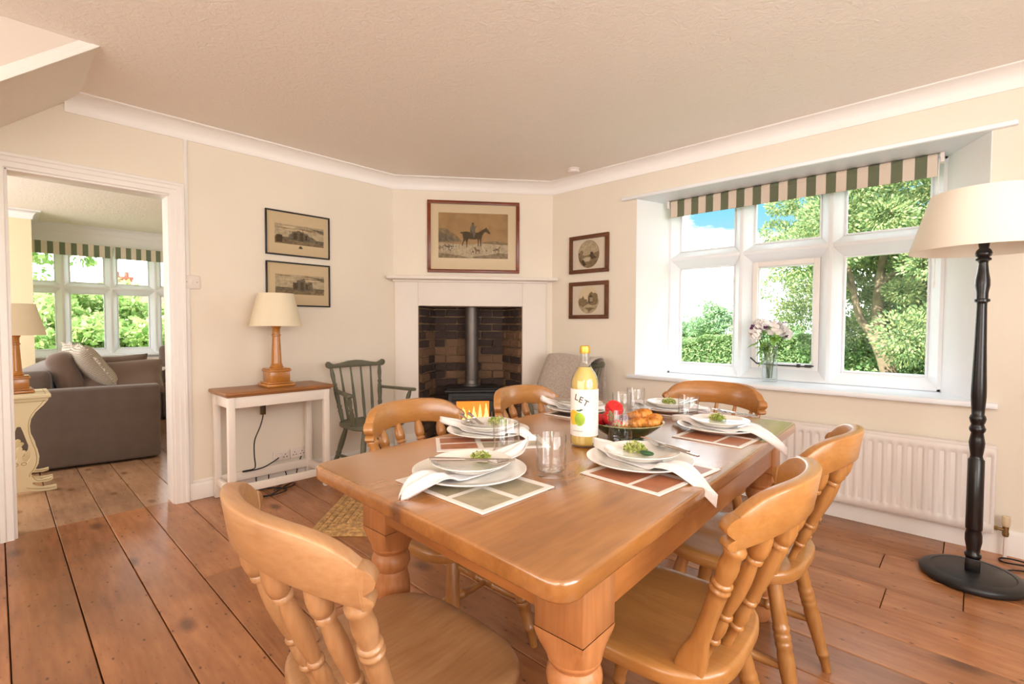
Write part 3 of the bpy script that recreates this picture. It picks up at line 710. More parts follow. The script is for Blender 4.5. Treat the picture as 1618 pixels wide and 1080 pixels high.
for i in range(9):
    x = -0.13+0.0325*i; h = 0.16+0.10*math.sin(i*1.7+0.5)**2
    lathe(bm, (x, -0.174, 0.19), (x+0.012*math.sin(i*2.1), -0.174, 0.19+h), [(0, (.020, .0015)), (0.3, (.024, .0015)), (0.7, (.014, .0015)), (1, (.001, .0005))], 8, ref=(1, 0, 0))
obj('flames', bm, M['flame_hot'], t)
bm = B(); box(bm, -0.149, 0.149, -0.1725, -0.1712, 0.19, 0.47); obj('fire_glow', bm, M['flame'], t, smooth=False)
bm = B(); lathe(bm, (0, 0.06, 0.585), (0, 0.06, 1.60), [(0, .085), (0.015, .085), (0.02, .066), (0.05, .062), (0.052, .068), (0.06, .068), (0.062, .062), (1, .062)], 24); obj('flue_pipe', bm, M['flue'], t)

# ------------------------------------------------------------------ framed pictures
def picture(name, label, origin, rz, w_, h_, fwid, fdep, fmat, mountmat, img, window_, gl=True, group=None):
    """local: x right, z up, -y to the viewer; origin = bottom centre on the wall"""
    t = thing(name, label, 'picture', origin, rz, group)
    b = B()
    W2 = w_/2
    for q in ((-W2, W2, h_-fwid, h_), (-W2, W2, 0, fwid)):
        prism(b, [(q[0], q[2]), (q[1], q[2]), (q[1], q[3]), (q[0], q[3])], -fdep, -0.001, axis='Y', bev=0.003)
    for q in ((-W2, -W2+fwid), (W2-fwid, W2)): prism(b, [(q[0], fwid), (q[1], fwid), (q[1], h_-fwid), (q[0], h_-fwid)], -fdep, -0.001, axis='Y', bev=0.003)
    obj('frame', b, fmat, t)
    b = B(); box(b, -W2+fwid*0.8, W2-fwid*0.8, -0.008, -0.002, fwid*0.8, h_-fwid*0.8); obj('mount', b, mountmat, t, smooth=False)
    b = B(); mats = img(b, window_); o = obj('print', b, mats, t, smooth=False, fix=False)
    b = B(); box(b, -W2+fwid*0.8, W2-fwid*0.8, -0.0125, -0.0115, fwid*0.8, h_-fwid*0.8); obj('picture_glass', b, M['picglass'], t, smooth=False)
    return t
def S(win, u, v): return (win[0]+(win[1]-win[0])*u, win[2]+(win[3]-win[2])*v)
def hunt(b, win):
    P = lambda pts: [S(win, min(1, max(0, u)), v) for u, v in pts]
    Y0 = -0.0083
    def lay(pts, k, mi): flat_poly(b, P(pts), Y0-0.0002*k, mi)
    lay([(0, 0), (1, 0), (1, 1), (0, 1)], 0, 0)                                     # sky tone
    lay([(0, 0), (1, 0), (1, 0.34), (0.7, 0.36), (0.4, 0.30), (0, 0.34)], 1, 1)     # meadow
    lay([(0.62, 0.36), (0.8, 0.39), (1, 0.36), (1, 0.31), (0.62, 0.33)], 2, 2)
    lay([(0, 0), (0.48, 0), (0.30, 0.06), (0, 0.11)], 2, 2); lay([(0.48, 0.03), (0.7, 0.08), (0.86, 0.13), (1, 0.11), (1, 0), (0.5, 0)], 2, 2)
    lay([(0, 0.34), (0, 0.63), (0.03, 0.66), (0.09, 0.665), (0.14, 0.63), (0.17, 0.57), (0.22, 0.54), (0.26, 0.49), (0.30, 0.44), (0.33, 0.36), (0.2, 0.36)], 3, 2)
    lay([(0, 0.36), (0, 0.52), (0.05, 0.56), (0.12, 0.52), (0.2, 0.45), (0.24, 0.38)], 4, 4)
    # horse
    lay([(0.35, 0.585), (0.40, 0.595), (0.46, 0.575), (0.53, 0.575), (0.57, 0.575), (0.62, 0.63), (0.665, 0.665), (0.685, 0.70), (0.695, 0.665), (0.715, 0.64), (0.745, 0.565), (0.735, 0.545), (0.71, 0.56), (0.675, 0.595), (0.645, 0.565), (0.625, 0.50), (0.615, 0.44), (0.612, 0.36), (0.612, 0.28), (0.598, 0.27), (0.595, 0.36), (0.59, 0.42), (0.578, 0.42), (0.575, 0.34), (0.572, 0.275), (0.56, 0.275), (0.562, 0.36), (0.557, 0.43), (0.50, 0.42), (0.43, 0.43), (0.415, 0.38), (0.412, 0.30), (0.412, 0.245), (0.398, 0.245), (0.398, 0.34), (0.388, 0.40), (0.365, 0.37), (0.35, 0.32), (0.345, 0.27), (0.332, 0.27), (0.342, 0.35), (0.358, 0.42), (0.345, 0.50), (0.338, 0.56), (0.33, 0.54), (0.315, 0.545), (0.31, 0.575), (0.325, 0.58)], 5, 3)
    lay([(0.455, 0.56), (0.45, 0.62), (0.452, 0.68), (0.468, 0.72), (0.475, 0.75), (0.49, 0.775), (0.503, 0.76), (0.505, 0.735), (0.515, 0.72), (0.54, 0.715), (0.545, 0.69), (0.53, 0.68), (0.522, 0.62), (0.53, 0.56), (0.515, 0.47), (0.50, 0.45), (0.49, 0.56)], 6, 4)
    lay([(0.476, 0.75), (0.478, 0.79), (0.498, 0.79), (0.51, 0.77)], 7, 3)
    rr = random.Random(9)
    for i in range(22):                                                            # hounds
        u = 0.03+0.014*i if i < 15 else [0.46, 0.52, 0.56, 0.60, 0.72, 0.76, 0.80][i-15]; v = 0.19+rr.uniform(-0.03, 0.09) if i < 15 else 0.14+rr.uniform(-0.01, 0.05); s = 0.8+rr.random()*0.5
        if i >= 18: s = 1.25
        Q = [(0, .06), (.02, .075), (.045, .07), (.06, .10), (.072, .115), (.083, .10), (.078, .085), (.066, .06), (.062, .0), (.054, .0), (.052, .04), (.02, .04), (.016, 0), (.008, 0), (.006, .045)]
        fl = -1 if rr.random() < 0.5 else 1
        lay([(u+fl*a*s*0.9, v-0.06+c*s*1.1) for a, c in Q][::fl], 8+i, 5 if i % 3 else 2)
        lay([(u+fl*a*s*0.9, v-0.06+c*s*1.1) for a, c in [(.012, .055), (.03, .068), (.045, .062), (.04, .048), (.02, .046)]][::fl], 31+i, 4)
    return [M['pr_sky'], M['pr_pale'], M['pr_mid'], M['pr_dark'], M['pr_grey'], M['pr_white']]
picture('framed_hunting_print', 'sepia print of a rider on a dark horse with hounds in red-brown frame over mantel', chim(0.7195, 0.001, 1.655), CANG, 0.833, 0.645, 0.030, 0.022, M['frame_red'], M['mount'], hunt, (-0.318, 0.312, 0.132, 0.538))
def castle(kind):
    def f(b, win):
        P = lambda pts: [S(win, u, v) for u, v in pts]
        def lay(pts, k, mi): flat_poly(b, P(pts), -0.0083-0.0002*k, mi)
        lay([(0, 0), (1, 0), (1, 1), (0, 1)], 0, 0)
        lay([(0, 0), (1, 0), (1, 0.32), (0, 0.36)], 1, 1)
        rr = random.Random(21+kind)
        for i in range(9):
            u = rr.random()*0.7; v = 0.72+rr.random()*0.22; lay([(u, v), (u+0.12, v+0.02), (u+0.3, v+0.005), (u+0.25, v-0.025), (u+0.08, v-0.02)], 2+i, 1 if i % 2 else 3)
        lay([(0.62, 0.97), (0.75, 0.92), (1, 0.88), (1, 0.68), (0.92, 0.74), (0.8, 0.86)], 12, 2)
        pts = [(0.26, 0.24), (0.28, 0.50), (0.33, 0.54), (0.34, 0.66), (0.37, 0.66), (0.37, 0.69), (0.44, 0.69), (0.44, 0.74), (0.50, 0.74), (0.50, 0.70), (0.58, 0.70), (0.58, 0.64), (0.66, 0.62), (0.68, 0.50), (0.76, 0.46), (0.80, 0.38), (0.86, 0.30), (0.80, 0.22), (0.55, 0.18)]
        if kind: pts = [(0.34, 0.22), (0.34, 0.62), (0.37, 0.62), (0.37, 0.58), (0.42, 0.60), (0.42, 0.72), (0.50, 0.76), (0.58, 0.76), (0.60, 0.70), (0.60, 0.62), (0.66, 0.62), (0.66, 0.66), (0.74, 0.66), (0.75, 0.40), (0.78, 0.24), (0.55, 0.14)]
        lay(pts, 13, 2)
        for x0, x1, z0, z1 in ((0.36, 0.44, 0.26, 0.60), (0.50, 0.56, 0.24, 0.64), (0.60, 0.65, 0.28, 0.54)): lay([(x0, z0), (x1, z0), (x1, z1), (x0, z1)], 14, 4)
        lay([(0.0, 0.30), (0.12, 0.34), (0.30, 0.30), (0.34, 0.22), (0.14, 0.20), (0, 0.22)], 15, 2)
        lay([(0.78, 0.34), (1.0, 0.30), (1, 0.2), (0.8, 0.2)], 15, 2)
        for i in range(14):
            u = rr.random()*0.9; v = 0.04+rr.random()*0.16; lay([(u, v), (u+0.1, v+0.012), (u+0.09, v-0.012)], 16+i, 2 if i % 2 else 4)
        lay([(0.545, 0.72), (0.55, 0.84), (0.59, 0.82), (0.556, 0.80), (0.554, 0.72)], 31, 4)
        if not kind:
            lay([(0.46, -0.20), (0.475, -0.10), (0.50, -0.03), (0.535, -0.10), (0.55, -0.20)], 32, 2); lay([(0.485, -0.18), (0.50, -0.08), (0.53, -0.18)], 33, 4)
            lay([(0.02, 0.06), (0.02, 0.40), (0.06, 0.44), (0.14, 0.42), (0.14, 0.04)], 32, 4)
        else: lay([(0.3, -0.10), (0.7, -0.10), (0.7, -0.085), (0.3, -0.085)], 32, 3)
        return [M['pr_pale'], M['pr_mid'], M['pr_grey'], M['mount_aged'], M['pr_dark']]
    return f
for i, (zz, lab) in enumerate(((1.698, 'upper of two castle engravings in thin black frames above the small console'), (1.319, 'lower castle engraving in thin black frame partly behind the cream lampshade'))):
    picture('framed_engraving', lab, (XL+0.001, 1.6175, zz), PI/2, 0.490, 0.332, 0.011, 0.018, M['frame_black'], M['mount_aged'], castle(i), (-0.178, 0.196, 0.090, 0.236) if i == 0 else (-0.178, 0.196, 0.092, 0.240), group='castle engravings')
def oval(kind):
    def f(b, win):
        cx, cz, rx, rz_ = (win[0]+win[1])/2, (win[2]+win[3])/2, (win[1]-win[0])/2, (win[3]-win[2])/2
        def lay(pts, k, mi): flat_poly(b, [(cx+u*rx, cz+v*rz_) for u, v in pts], -0.0083-0.0002*k, mi)
        C = lambda a0, a1, n=14: [(math.cos(math.radians(a0+(a1-a0)*i/n)), math.sin(math.radians(a0+(a1-a0)*i/n))) for i in range(n+1)]
        if kind == 0:
            lay(C(0, 354, 30), 0, 2)
            lay([(.97*u, .97*v) for u, v in C(10, 170)]+[(-.4, -.1), (.3, 0.0)], 1, 1)
            lay([(-.6, -.35), (-.2, -.2), (.1, -.25), (.3, -.1), (.1, -.5), (-.3, -.55)], 2, 0)
            lay([(-.95, .05), (-.7, .35), (-.5, .2), (-.62, -.2), (-.85, -.35)], 3, 2)
            lay([(.15, -.2), (.18, .12), (.28, .16), (.32, .1), (.42, .12), (.44, -.1), (.55, -.15), (.8, -.3), (.3, -.4)], 4, 3)
            lay([(-.7, -.5), (-.5, -.35), (-.35, -.6), (-.2, -.75), (-.45, -.85)], 5, 3)
        else:
            lay(C(0, 354, 30), 0, 4)
            lay(C(182, 358)+[(.9, 0), (.3, -.2), (-.4, -.15)], 1, 1)
            lay([(-.95, -.1), (-.85, .12), (-.6, .15), (-.5, .32), (-.35, .05), (-.15, .05), (0, -.3), (-.5, -.5), (-.85, -.4)], 2, 2)
            lay([(-.05, -.25), (-.03, .25), (.1, .45), (.3, .60), (.5, .45), (.62, .5), (.85, .4), (.92, 0), (.8, -.35), (.3, -.4)], 3, 2)
            lay([(.08, -.2), (.1, .2), (.25, .38), (.42, .2), (.45, -.2)], 4, 3)
            for u in (.16, .26, .36): lay([(u, -.15), (u, .18), (u+.045, .18), (u+.045, -.15)], 5, 4)
            lay([(-.4, -.6), (.2, -.55), (.6, -.62), (.2, -.8), (.1, -.95), (-.1, -.7)], 6, 2)
        return [M['pr_white'], M['pr_pale'], M['pr_mid'], M['pr_dark'], M['mount']]
    return f
for i, (zz, lab) in enumerate(((1.638, 'upper of two small round landscape prints in brown frames left of the window'), (1.240, 'lower small round print of a ruin in brown frame left of the window'))):
    picture('framed_round_print', lab, (-2.458, YB-0.001, zz), 0, 0.408, 0.331 if i == 0 else 0.324, 0.034, 0.022, M['frame_brown'], M['mount_white'], oval(i), (-0.112, 0.108, 0.045, 0.285), group='round landscape prints')

# ------------------------------------------------------------------ radiator, switch, sockets, smoke alarm
def radiator(name, label, loc, rz, wid, z0, z1, pitch=0.044, valve=True):
    """front towards -y, wall at y=0"""
    t = thing(name, label, 'radiator', loc, rz)
    b = B(); n = int(wid/pitch); pts = []
    pp = wid/n
    zs = [z0, z0+0.012, z0+0.045, z0+0.060, z1-0.060, z1-0.045, z1-0.012, z1]
    xs = []
    for i in range(n):
        x = -wid/2+i*pp
        for f_, d_ in ((0.0, 0), (0.18, 0), (0.34, 1), (0.66, 1), (0.82, 0)): xs.append((x+f_*pp, d_))
    xs.append((wid/2, 0))
    grid = []
    for x, d_ in xs:
        col = []
        for j, z in enumerate(zs):
            y = -0.085 + (0.010*d_ if 3 <= j <= 4 else 0) + (0.010 if j in (0, 7) else 0)
            col.append(b.verts.new((x, y, z)))
        grid.append(col)
    for A, C in zip(grid, grid[1:]):
        for j in range(len(zs)-1): b.faces.new((A[j], C[j], C[j+1], A[j+1]))
    obj('front_panel', b, M['rad'], t, ang=60)
    b = B(); box(b, -wid/2-0.004, wid/2+0.004, -0.078, -0.028, z0, z1-0.012, 0.004); obj('back_panel', b, M['rad'], t)
    b = B(); box(b, -wid/2-0.006, wid/2+0.006, -0.084, -0.026, z1-0.014, z1+0.004, 0.003); obj('top_grille', b, M['rad'], t)
    for sx in (-1, 1):
        b = B(); box(b, sx*wid/2-0.006, sx*wid/2+0.006, -0.082, -0.026, z0+0.004, z1-0.010, 0.003); obj('side_panel', b, M['rad'], t)
        b = B(); box(b, sx*(wid/2-0.15)-0.02, sx*(wid/2-0.15)+0.02, -0.028, -0.001, z0+0.08, z1-0.08, 0.002); obj('bracket', b, M['rad'], t)
    if valve:
        vx = wid/2+0.050
        b = B(); lathe(b, (vx, -0.055, 0.0), (vx, -0.055, 0.125), [(0, .008), (1, .008)], 12); obj('feed_pipe', b, M['plastic'], t)
        b = B(); lathe(b, (vx, -0.055, 0.112), (vx, -0.055, 0.165), [(0, .011), (.3, .014), (.5, .011), (.8, .013), (1, .012)], 12)
        tube(b, [(vx, -0.055, 0.145), (vx-0.052, -0.055, 0.145)], [.009, .007], 10); tube(b, [(vx-0.03, -0.055, 0.145), (vx-0.042, -0.055, 0.145)], 0.012, 6); obj('valve_body', b, M['brass'], t)
        b = B(); lathe(b, (vx, -0.055, 0.163), (vx, -0.055, 0.215), [(0, .012), (.1, .0155), (.55, .0165), (.9, .017), (1, .015)], 16); obj('valve_cap', b, M['plastic_cream'], t)
    return t
radiator('radiator', 'long white ribbed panel radiator on the wall below the dining window', (-0.605, YB, 0), 0, 1.395, 0.115, 0.566)
radiator('radiator', 'white radiator seen through the doorway below the far lounge window', (-8.75, 1.25, 0), PI/2, 1.5, 0.15, 0.70, 0.06, valve=False)
t = thing('light_switch', 'white single rocker light switch on the wall beside the doorway', 'switch', (XL, 0.907, 1.459), PI/2)
bm = B(); box(bm, -0.045, 0.045, -0.012, -0.001, -0.045, 0.045, 0.004); obj('plate', bm, M['plastic'], t)
bm = B(); box(bm, -0.006, 0.006, -0.016, -0.011, -0.012, 0.012, 0.002, mat=Matrix.Rotation(0.12, 4, 'X')); obj('rocker', bm, M['plastic'], t)
for sx in (-1, 1):
    bm = B(); lathe(bm, (sx*0.030, -0.0115, 0), (sx*0.030, -0.0128, 0), [(0, .0035), (1, .003)], 8); obj('screw', bm, M['brass'], t)
for i, y in enumerate((1.468, 1.594)):
    t = thing('wall_socket', ['white double wall socket behind the console, nearer the doorway', 'white double wall socket behind the console, nearer the green chair'][i], 'socket', (XL, y, 0.188+0.004*i), PI/2, 'wall sockets')
    bm = B(); box(bm, -0.060, 0.060, -0.014, -0.001, -0.038, 0.038, 0.004); obj('plate', bm, M['plastic'], t)
    for sx in (-1, 1):
        for q in ((0, 0.010), (-0.011, -0.010), (0.011, -0.010)): bm = B(); box(bm, sx*0.028+q[0]-0.003, sx*0.028+q[0]+0.003, -0.0148, -0.013, q[1]-0.004, q[1]+0.004); obj('pin_hole', bm, M['cable'], t, smooth=False)
    if i == 0:
        bm = B(); box(bm, -0.05, -0.008, -0.05, -0.0145, -0.02, 0.026, 0.006); obj('switch_rocker', bm, M['plastic'], t)
t = thing('smoke_alarm', 'round white smoke alarm on the ceiling near the window corner', 'smoke alarm', (-2.474, 3.36, ZC))
bm = B(); spin(bm, [(0, -0.036), (0.030, -0.036), (0.044, -0.032), (0.050, -0.022), (0.052, -0.012), (0.046, -0.010), (0.054, -0.008), (0.056, -0.001), (0, -0.001)], 32); obj('alarm_body', bm, M['plastic'], t)

# ------------------------------------------------------------------ window blind and stay
t = thing('roller_blind', 'green and cream striped roller blind rolled up at the dining window', 'blind', (0, 3.80, 0))
bm = B(); box(bm, -1.831, -0.182, 0.012, 0.0145, 2.068, 2.180); 
o = obj('blind_fabric', bm, M['stripe'], t, smooth=False)
bm = B(); lathe(bm, (-1.831, 0.035, 2.172), (-0.182, 0.035, 2.172), [(0, .026), (1, .026)], 20); obj('roller', bm, M['stripe'], t)
bm = B(); box(bm, -1.831, -0.182, 0.009, 0.0175, 2.060, 2.072, 0.002); obj('hem_bar', bm, M['stripe'], t)
for q in (-0.172, -1.856): bm = B(); box(bm, q, q+0.021, 0.005, 0.062, 2.140, 2.196, 0.004); obj('bracket', bm, M['plastic'], t)
bm = B(); tube(bm, [(-0.176, 0.02, 2.15), (-0.178, 0.018, 1.75), (-0.180, 0.015, 1.455)], 0.003, 6); lathe(bm, (-0.180, 0.015, 1.455), (-0.180, 0.015, 1.41), [(0, .003), (.3, .005), (1, .004)], 8); obj('pull_cord', bm, M['plastic'], t)
M['stripe2'] = stripes('striped_lounge_blind', (0.70, 0.64, 0.52), (0.16, 0.20, 0.13), 'X', 0.114, 0.03)
for a, c, lab in ((0.06, 1.125, 'left striped roller blind on the far lounge window'), (1.155, 2.12, 'right striped roller blind on the far lounge window')):
    t = thing('roller_blind', lab, 'blind', (-8.62, 0, 0), PI/2, 'lounge window blinds')
    bm = B(); box(bm, a, c, -0.004, 0, 2.085, 2.235); obj('blind_fabric', bm, M['stripe2'], t, smooth=False)
    bm = B(); lathe(bm, (a, 0.03, 2.215), (c, 0.03, 2.215), [(0, .025), (1, .025)], 16); obj('roller', bm, M['stripe2'], t)
    bm = B(); box(bm, a, c, -0.007, 0.003, 2.075, 2.087, 0.002); obj('hem_bar', bm, M['stripe2'], t)

# ------------------------------------------------------------------ dining table
NL, NR, FR, FL = Vector((-1.340, 0.600)), Vector((-0.432, 0.573)), Vector((-0.515, 2.232)), Vector((-1.436, 2.205))
TZ = 0.79
t = thing('dining_table', 'long pine farmhouse table with thick turned legs set for six', 'table', (-0.93, 1.40, 0))
tl = t.location.copy()
def rounded(poly, rads, n=6):
    out = []
    for i, p in enumerate(poly):
        a = poly[i-1]; c = poly[(i+1) % len(poly)]; r = rads[i]
        d0 = (a-p).normalized(); d1 = (c-p).normalized(); p0 = p+d0*r; p1 = p+d1*r
        for k in range(n+1):
            s = k/n; out.append((1-s)**2*p0+2*s*(1-s)*p+s*s*p1)
    return out
def tpart(name, bm, mat, ang=40):
    bmesh.ops.translate(bm, vec=-tl, verts=bm.verts[:]); return obj(name, bm, mat, t, ang=ang)
bm = B(); prism(bm, [tuple(p) for p in rounded([NL, NR, FR, FL], [0.05, 0.05, 0.03, 0.03])], TZ-0.038, TZ, bev=0.007, seg=3); tpart('tabletop', bm, M['table_y'])
def lerp2(u, v): return NL.lerp(NR, u).lerp(FL.lerp(FR, u), v)
lc = [lerp2(u, v) for u, v in ((0.160, 0.108), (0.886, 0.108), (0.890, 0.925), (0.130, 0.925))]
ax = (NR-NL).angle_signed(Vector((1, 0)))
for p in lc:
    bm = B(); H = 0.056
    # square block fading to turned work
    R = Matrix.Translation((p.x, p.y, 0)) @ Matrix.Rotation(-ax, 4, 'Z')
    b = B(); box(b, -H, H, -H, H, 0.606, 0.752, 0.003, 1)
    bmesh.ops.transform(b, matrix=R, verts=b.verts[:]); merge(bm, b)
    secs = [(0.607, H, 0.0), (0.595, H, 0.12), (0.575, H*0.985, 0.45), (0.558, H*0.97, 0.85), (0.552, H*0.95, 1.0)]
    b = B(); n = 32; rings = []
    for z, r, pw in secs:
        rg = []
        for i in range(n):
            a = 2*PI*i/n; c, s = math.cos(a), math.sin(a)
            if pw < 1: q = max(abs(c), abs(s)); k = (1/q)*(1-pw)+1.0*pw; k = min(k, 1.414*(1-pw)+pw)
            else: k = 1.0
            rg.append(b.verts.new((r*c*k, r*s*k, z)))
        rings.append(rg)
    for A, C in zip(rings, rings[1:]):
        for i in range(n): b.faces.new((A[i], A[(i+1) % n], C[(i+1) % n], C[i]))
    bmesh.ops.transform(b, matrix=R, verts=b.verts[:]); merge(bm, b)
    pr = [(0.553, .053), (0.549, .0535), (0.543, .0515), (0.540, .047), (0.534, .045), (0.529, .049), (0.519, .0535), (0.508, .0545), (0.497, .0525), (0.488, .048), (0.484, .045), (0.478, .0465), (0.473, .0475), (0.466, .0475), (0.452, .0520), (0.432, .0545), (0.410, .0540), (0.392, .0495), (0.383, .0455), (0.379, .0475), (0.370, .0490), (0.362, .0470), (0.356, .0435), (0.33, .0425), (0.29, .0445), (0.24, .0485), (0.19, .0530), (0.15, .0560), (0.125, .0550), (0.112, .0480), (0.106, .0450), (0.098, .0490), (0.085, .0505), (0.072, .0480), (0.066, .0440), (0.050, .0480), (0.03, .0495), (0.012, .0460), (0.001, .0400)]
    b = B(); lathe(b, (p.x, p.y, 0.553), (p.x, p.y, 0.001), [((0.553-z)/(0.552), r) for z, r in pr], 28); merge(bm, b)
    tpart('leg', bm, M['table_z'], ang=50)
ctr_t = sum(lc, Vector((0, 0)))/4
for a, b_ in ((0, 1), (1, 2), (2, 3), (3, 0)):
    P0, P1 = lc[a], lc[b_]; d = (P1-P0); ln = d.length; d.normalize(); o_ = Vector((d.y, -d.x)); o_ = o_ if o_.dot((P0+P1)/2-ctr_t) > 0 else -o_
    q = P0+o_*0.040; bm = B(); box(bm, 0.05, ln-0.05, -0.012, 0.012, 0.640, 0.752, 0.002, mat=Matrix.Translation((q.x, q.y, 0)) @ Matrix.Rotation(math.atan2(d.y, d.x), 4, 'Z'))
    tpart('apron', bm, M['table_x' if a in (0, 2) else 'table_side'])

# ------------------------------------------------------------------ farmhouse chairs
def farm_chair(label, loc, rz, kind='honey', zs=1.0, ys=1.0, group='pine dining chairs'):
    """chair faces local +x; origin under the seat centre"""
    W = CH[kind]; t = thing('dining_chair', label, 'chair', loc, rz, group); t.scale = (1, ys, zs)
    brown = kind == 'brown'
    SX, SY, SZ, TH = 0.207, 0.222, 0.455, 0.036
    # seat
    b = B(); n = 56
    def outl(a, k):
        c, s = math.cos(a), math.sin(a); pw = 0.58
        x = SX*math.copysign(abs(c)**pw, c); y = SY*math.copysign(abs(s)**pw, s)
        y *= 1.0-0.07*(x < 0)*(x/SX)**2
        return x*k, y*k
    def dish(x, y):
        r = math.hypot((x-0.0)/0.17, y/0.19)
        d = -0.010*max(0, 1-r*r)
        if x > 0: d += 0.006*max(0, 1-abs(y)/0.05)*(x/SX)
        return d
    rings = []
    for k, dz in ((0.985, -TH), (1.0, -TH+0.008), (1.0, -0.010), (0.985, -0.003), (0.955, 0.0), (0.85, 0), (0.68, 0), (0.5, 0), (0.32, 0), (0.15, 0)):
        rg = []
        for i in range(n):
            x, y = outl(2*PI*i/n, k); z = SZ+dz+(dish(x, y) if dz == 0.0 else 0); rg.append(b.verts.new((x, y, z)))
        rings.append(rg)
    for A, C in zip(rings, rings[1:]):
        for i in range(n): b.faces.new((A[i], A[(i+1) % n], C[(i+1) % n], C[i]))
    b.faces.new(rings[0][::-1]); b.faces.new(rings[-1])
    obj('seat', b, W['X'], t, ang=50)
    # crest rail: bent board
    R = 0.335; xc = -0.325+R; THK = 0.032
    def bend(u, z, off):        # u along the arc, off>0 to the front
        lean = -(z-0.80)*0.16
        a = u/R; r = R-off
        return Vector((xc-r*math.cos(a)+lean, r*math.sin(a), z))
    Ue = 0.248
    def ztop(u):
        q = abs(u)/Ue; return 0.874-0.012*q**2-(0.040 if not brown else 0.055)*q**6
    def zbot(u):
        q = abs(u)/Ue; return 0.783-0.034*q**2 if not brown else 0.762-0.024*q**2
    b = B(); NU = 28; cols = []
    for i in range(NU+1):
        u = -Ue+2*Ue*i/NU; zt_, zb = ztop(u), zbot(u); e_ = 0.0045
        sec = [(zb, e_), (zb+e_*0.3, 0.002), (zb+e_, 0.0), (zt_-e_, 0.0), (zt_-e_*0.3, 0.002), (zt_, e_), (zt_, THK-e_), (zt_-e_*0.3, THK-0.002), (zt_-e_, THK), (zb+e_, THK), (zb+e_*0.3, THK-0.002), (zb, THK-e_)]
        cols.append([b.verts.new(bend(u, z, o)) for z, o in sec])
    m_ = len(cols[0])
    for A, C in zip(cols, cols[1:]):
        for j in range(m_): b.faces.new((A[j], A[(j+1) % m_], C[(j+1) % m_], C[j]))
    b.faces.new(cols[0]); b.faces.new(cols[-1][::-1])
    for sg in (-1, 1):          # scrolled ends: rounded nose, notch, small lobe
        zt_, zb = ztop(Ue), zbot(Ue)
        hh = zt_-zb; nose = [(Ue+du, zb+hh*fz) for du, fz in ((-0.003, 0.99), (0.010, 0.93), (0.019, 0.82), (0.024, 0.67), (0.020, 0.53), (0.011, 0.43), (0.002, 0.36), (0.009, 0.32), (0.015, 0.25), (0.016, 0.15), (0.009, 0.05), (-0.003, 0.005))]
        bb = B(); fr = [bb.verts.new(bend(sg*u, z, 0.0)) for u, z in nose]; bk = [bb.verts.new(bend(sg*u, z, THK)) for u, z in nose]; nn = len(nose)
        bb.faces.new(fr); bb.faces.new(bk[::-1])
        for i in range(nn): bb.faces.new((fr[i], fr[(i+1) % nn], bk[(i+1) % nn], bk[i]))
        bmesh.ops.recalc_face_normals(bb, faces=bb.faces[:]); bmesh.ops.triangulate(bb, faces=[f for f in bb.faces if len(f.verts) > 4], ngon_method='EAR_CLIP'); bevel(bb, 0.003, 1, 50)
        merge(b, bb)
    obj('crest_rail', b, W['Y'], t, ang=45)
    # spindles
    usp = (-0.130, -0.044, 0.044, 0.130) if not brown else (-0.16, -0.08, 0.0, 0.08, 0.16)
    for u in usp:
        top = bend(u*1.18, zbot(u)+0.02, THK/2); a = u*0.88; foot = Vector((-0.168+0.10*(u/0.13)**2*0.28, a*1.05, SZ-0.004))
        b = B()
        if brown: pr = [(0, .009), (.3, .012), (.7, .010), (1, .008)]
        else: pr = [(0, .0120), (.08, .0125), (.14, .0130), (.150, .0180), (.168, .0180), (.175, .0130), (.20, .0155), (.25, .0180), (.30, .0155), (.325, .0125), (.333, .0180), (.352, .0180), (.36, .0130), (.42, .0160), (.52, .0190), (.60, .0192), (.68, .0168), (.738, .0130), (.746, .0195), (.768, .0195), (.775, .0155), (.783, .0195), (.82, .0215), (.86, .0212), (.91, .0175), (.95, .0130), (1, .0105)]
        lathe(b, foot, top, [(q[0], q[1]*0.90) for q in pr], 14); obj('spindle', b, W['Z'], t, ang=60)
    for sg in (-1, 1):          # outer posts: turned above, flat flared foot below
        top = bend(sg*0.232, zbot(0.232)+0.012, THK/2); foot = Vector((-0.128, sg*0.172, SZ-0.006))
        b = B()
        pr = [(0, (.032, .013), .45), (.10, (.031, .013), .45), (.17, (.026, .014), .5), (.25, (.0190, .0150), .7), (.45, .0175), (.60, .0185), (.635, .0185), (.645, .0212), (.660, .0212), (.667, .0180), (.682, .0180), (.689, .0212), (.704, .0212), (.714, .0165), (.78, .0195), (.83, .0203), (.90, .0170), (.925, .0215), (.955, .0215), (.965, .0170), (1, .0160)]
        if brown: pr = [(0, .013), (.5, .016), (1, .011)]
        lathe(b, foot, top, pr, 16, ref=(1, 0, 0)); obj('end_post', b, W['Z'], t, ang=60)
    # legs
    LT = {}
    for sx in (-1, 1):
        for sy in (-1, 1):
            top = Vector((sx*0.135, sy*0.125, SZ-TH+0.006)); bot = Vector((sx*0.228, sy*0.188, 0.0015)); LT[sx, sy] = (top, bot)
            b = B()
            if sx < 0: pr = [(0, .0185), (.06, .0205), (.20, .0215), (.30, .0220), (.325, .0205), (.335, .0235), (.365, .0235), (.375, .0210), (.385, .0235), (.415, .0235), (.425, .0210), (.435, .0235), (.465, .0235), (.475, .0205), (.52, .0235), (.60, .0230), (.78, .0185), (.84, .0170), (.845, .0190), (.865, .0190), (.87, .0165), (1, .0130)]
            else: pr = [(0, .0170), (.15, .0205), (.35, .0240), (.52, .0235), (.57, .0220), (.578, .0245), (.600, .0245), (.608, .0220), (.616, .0245), (.638, .0245), (.646, .0215), (.70, .0215), (.82, .0180), (.826, .0200), (.850, .0200), (.856, .0170), (1, .0130)]
            lathe(b, top, bot, pr, 16); obj('leg', b, W['Z'], t, ang=60)
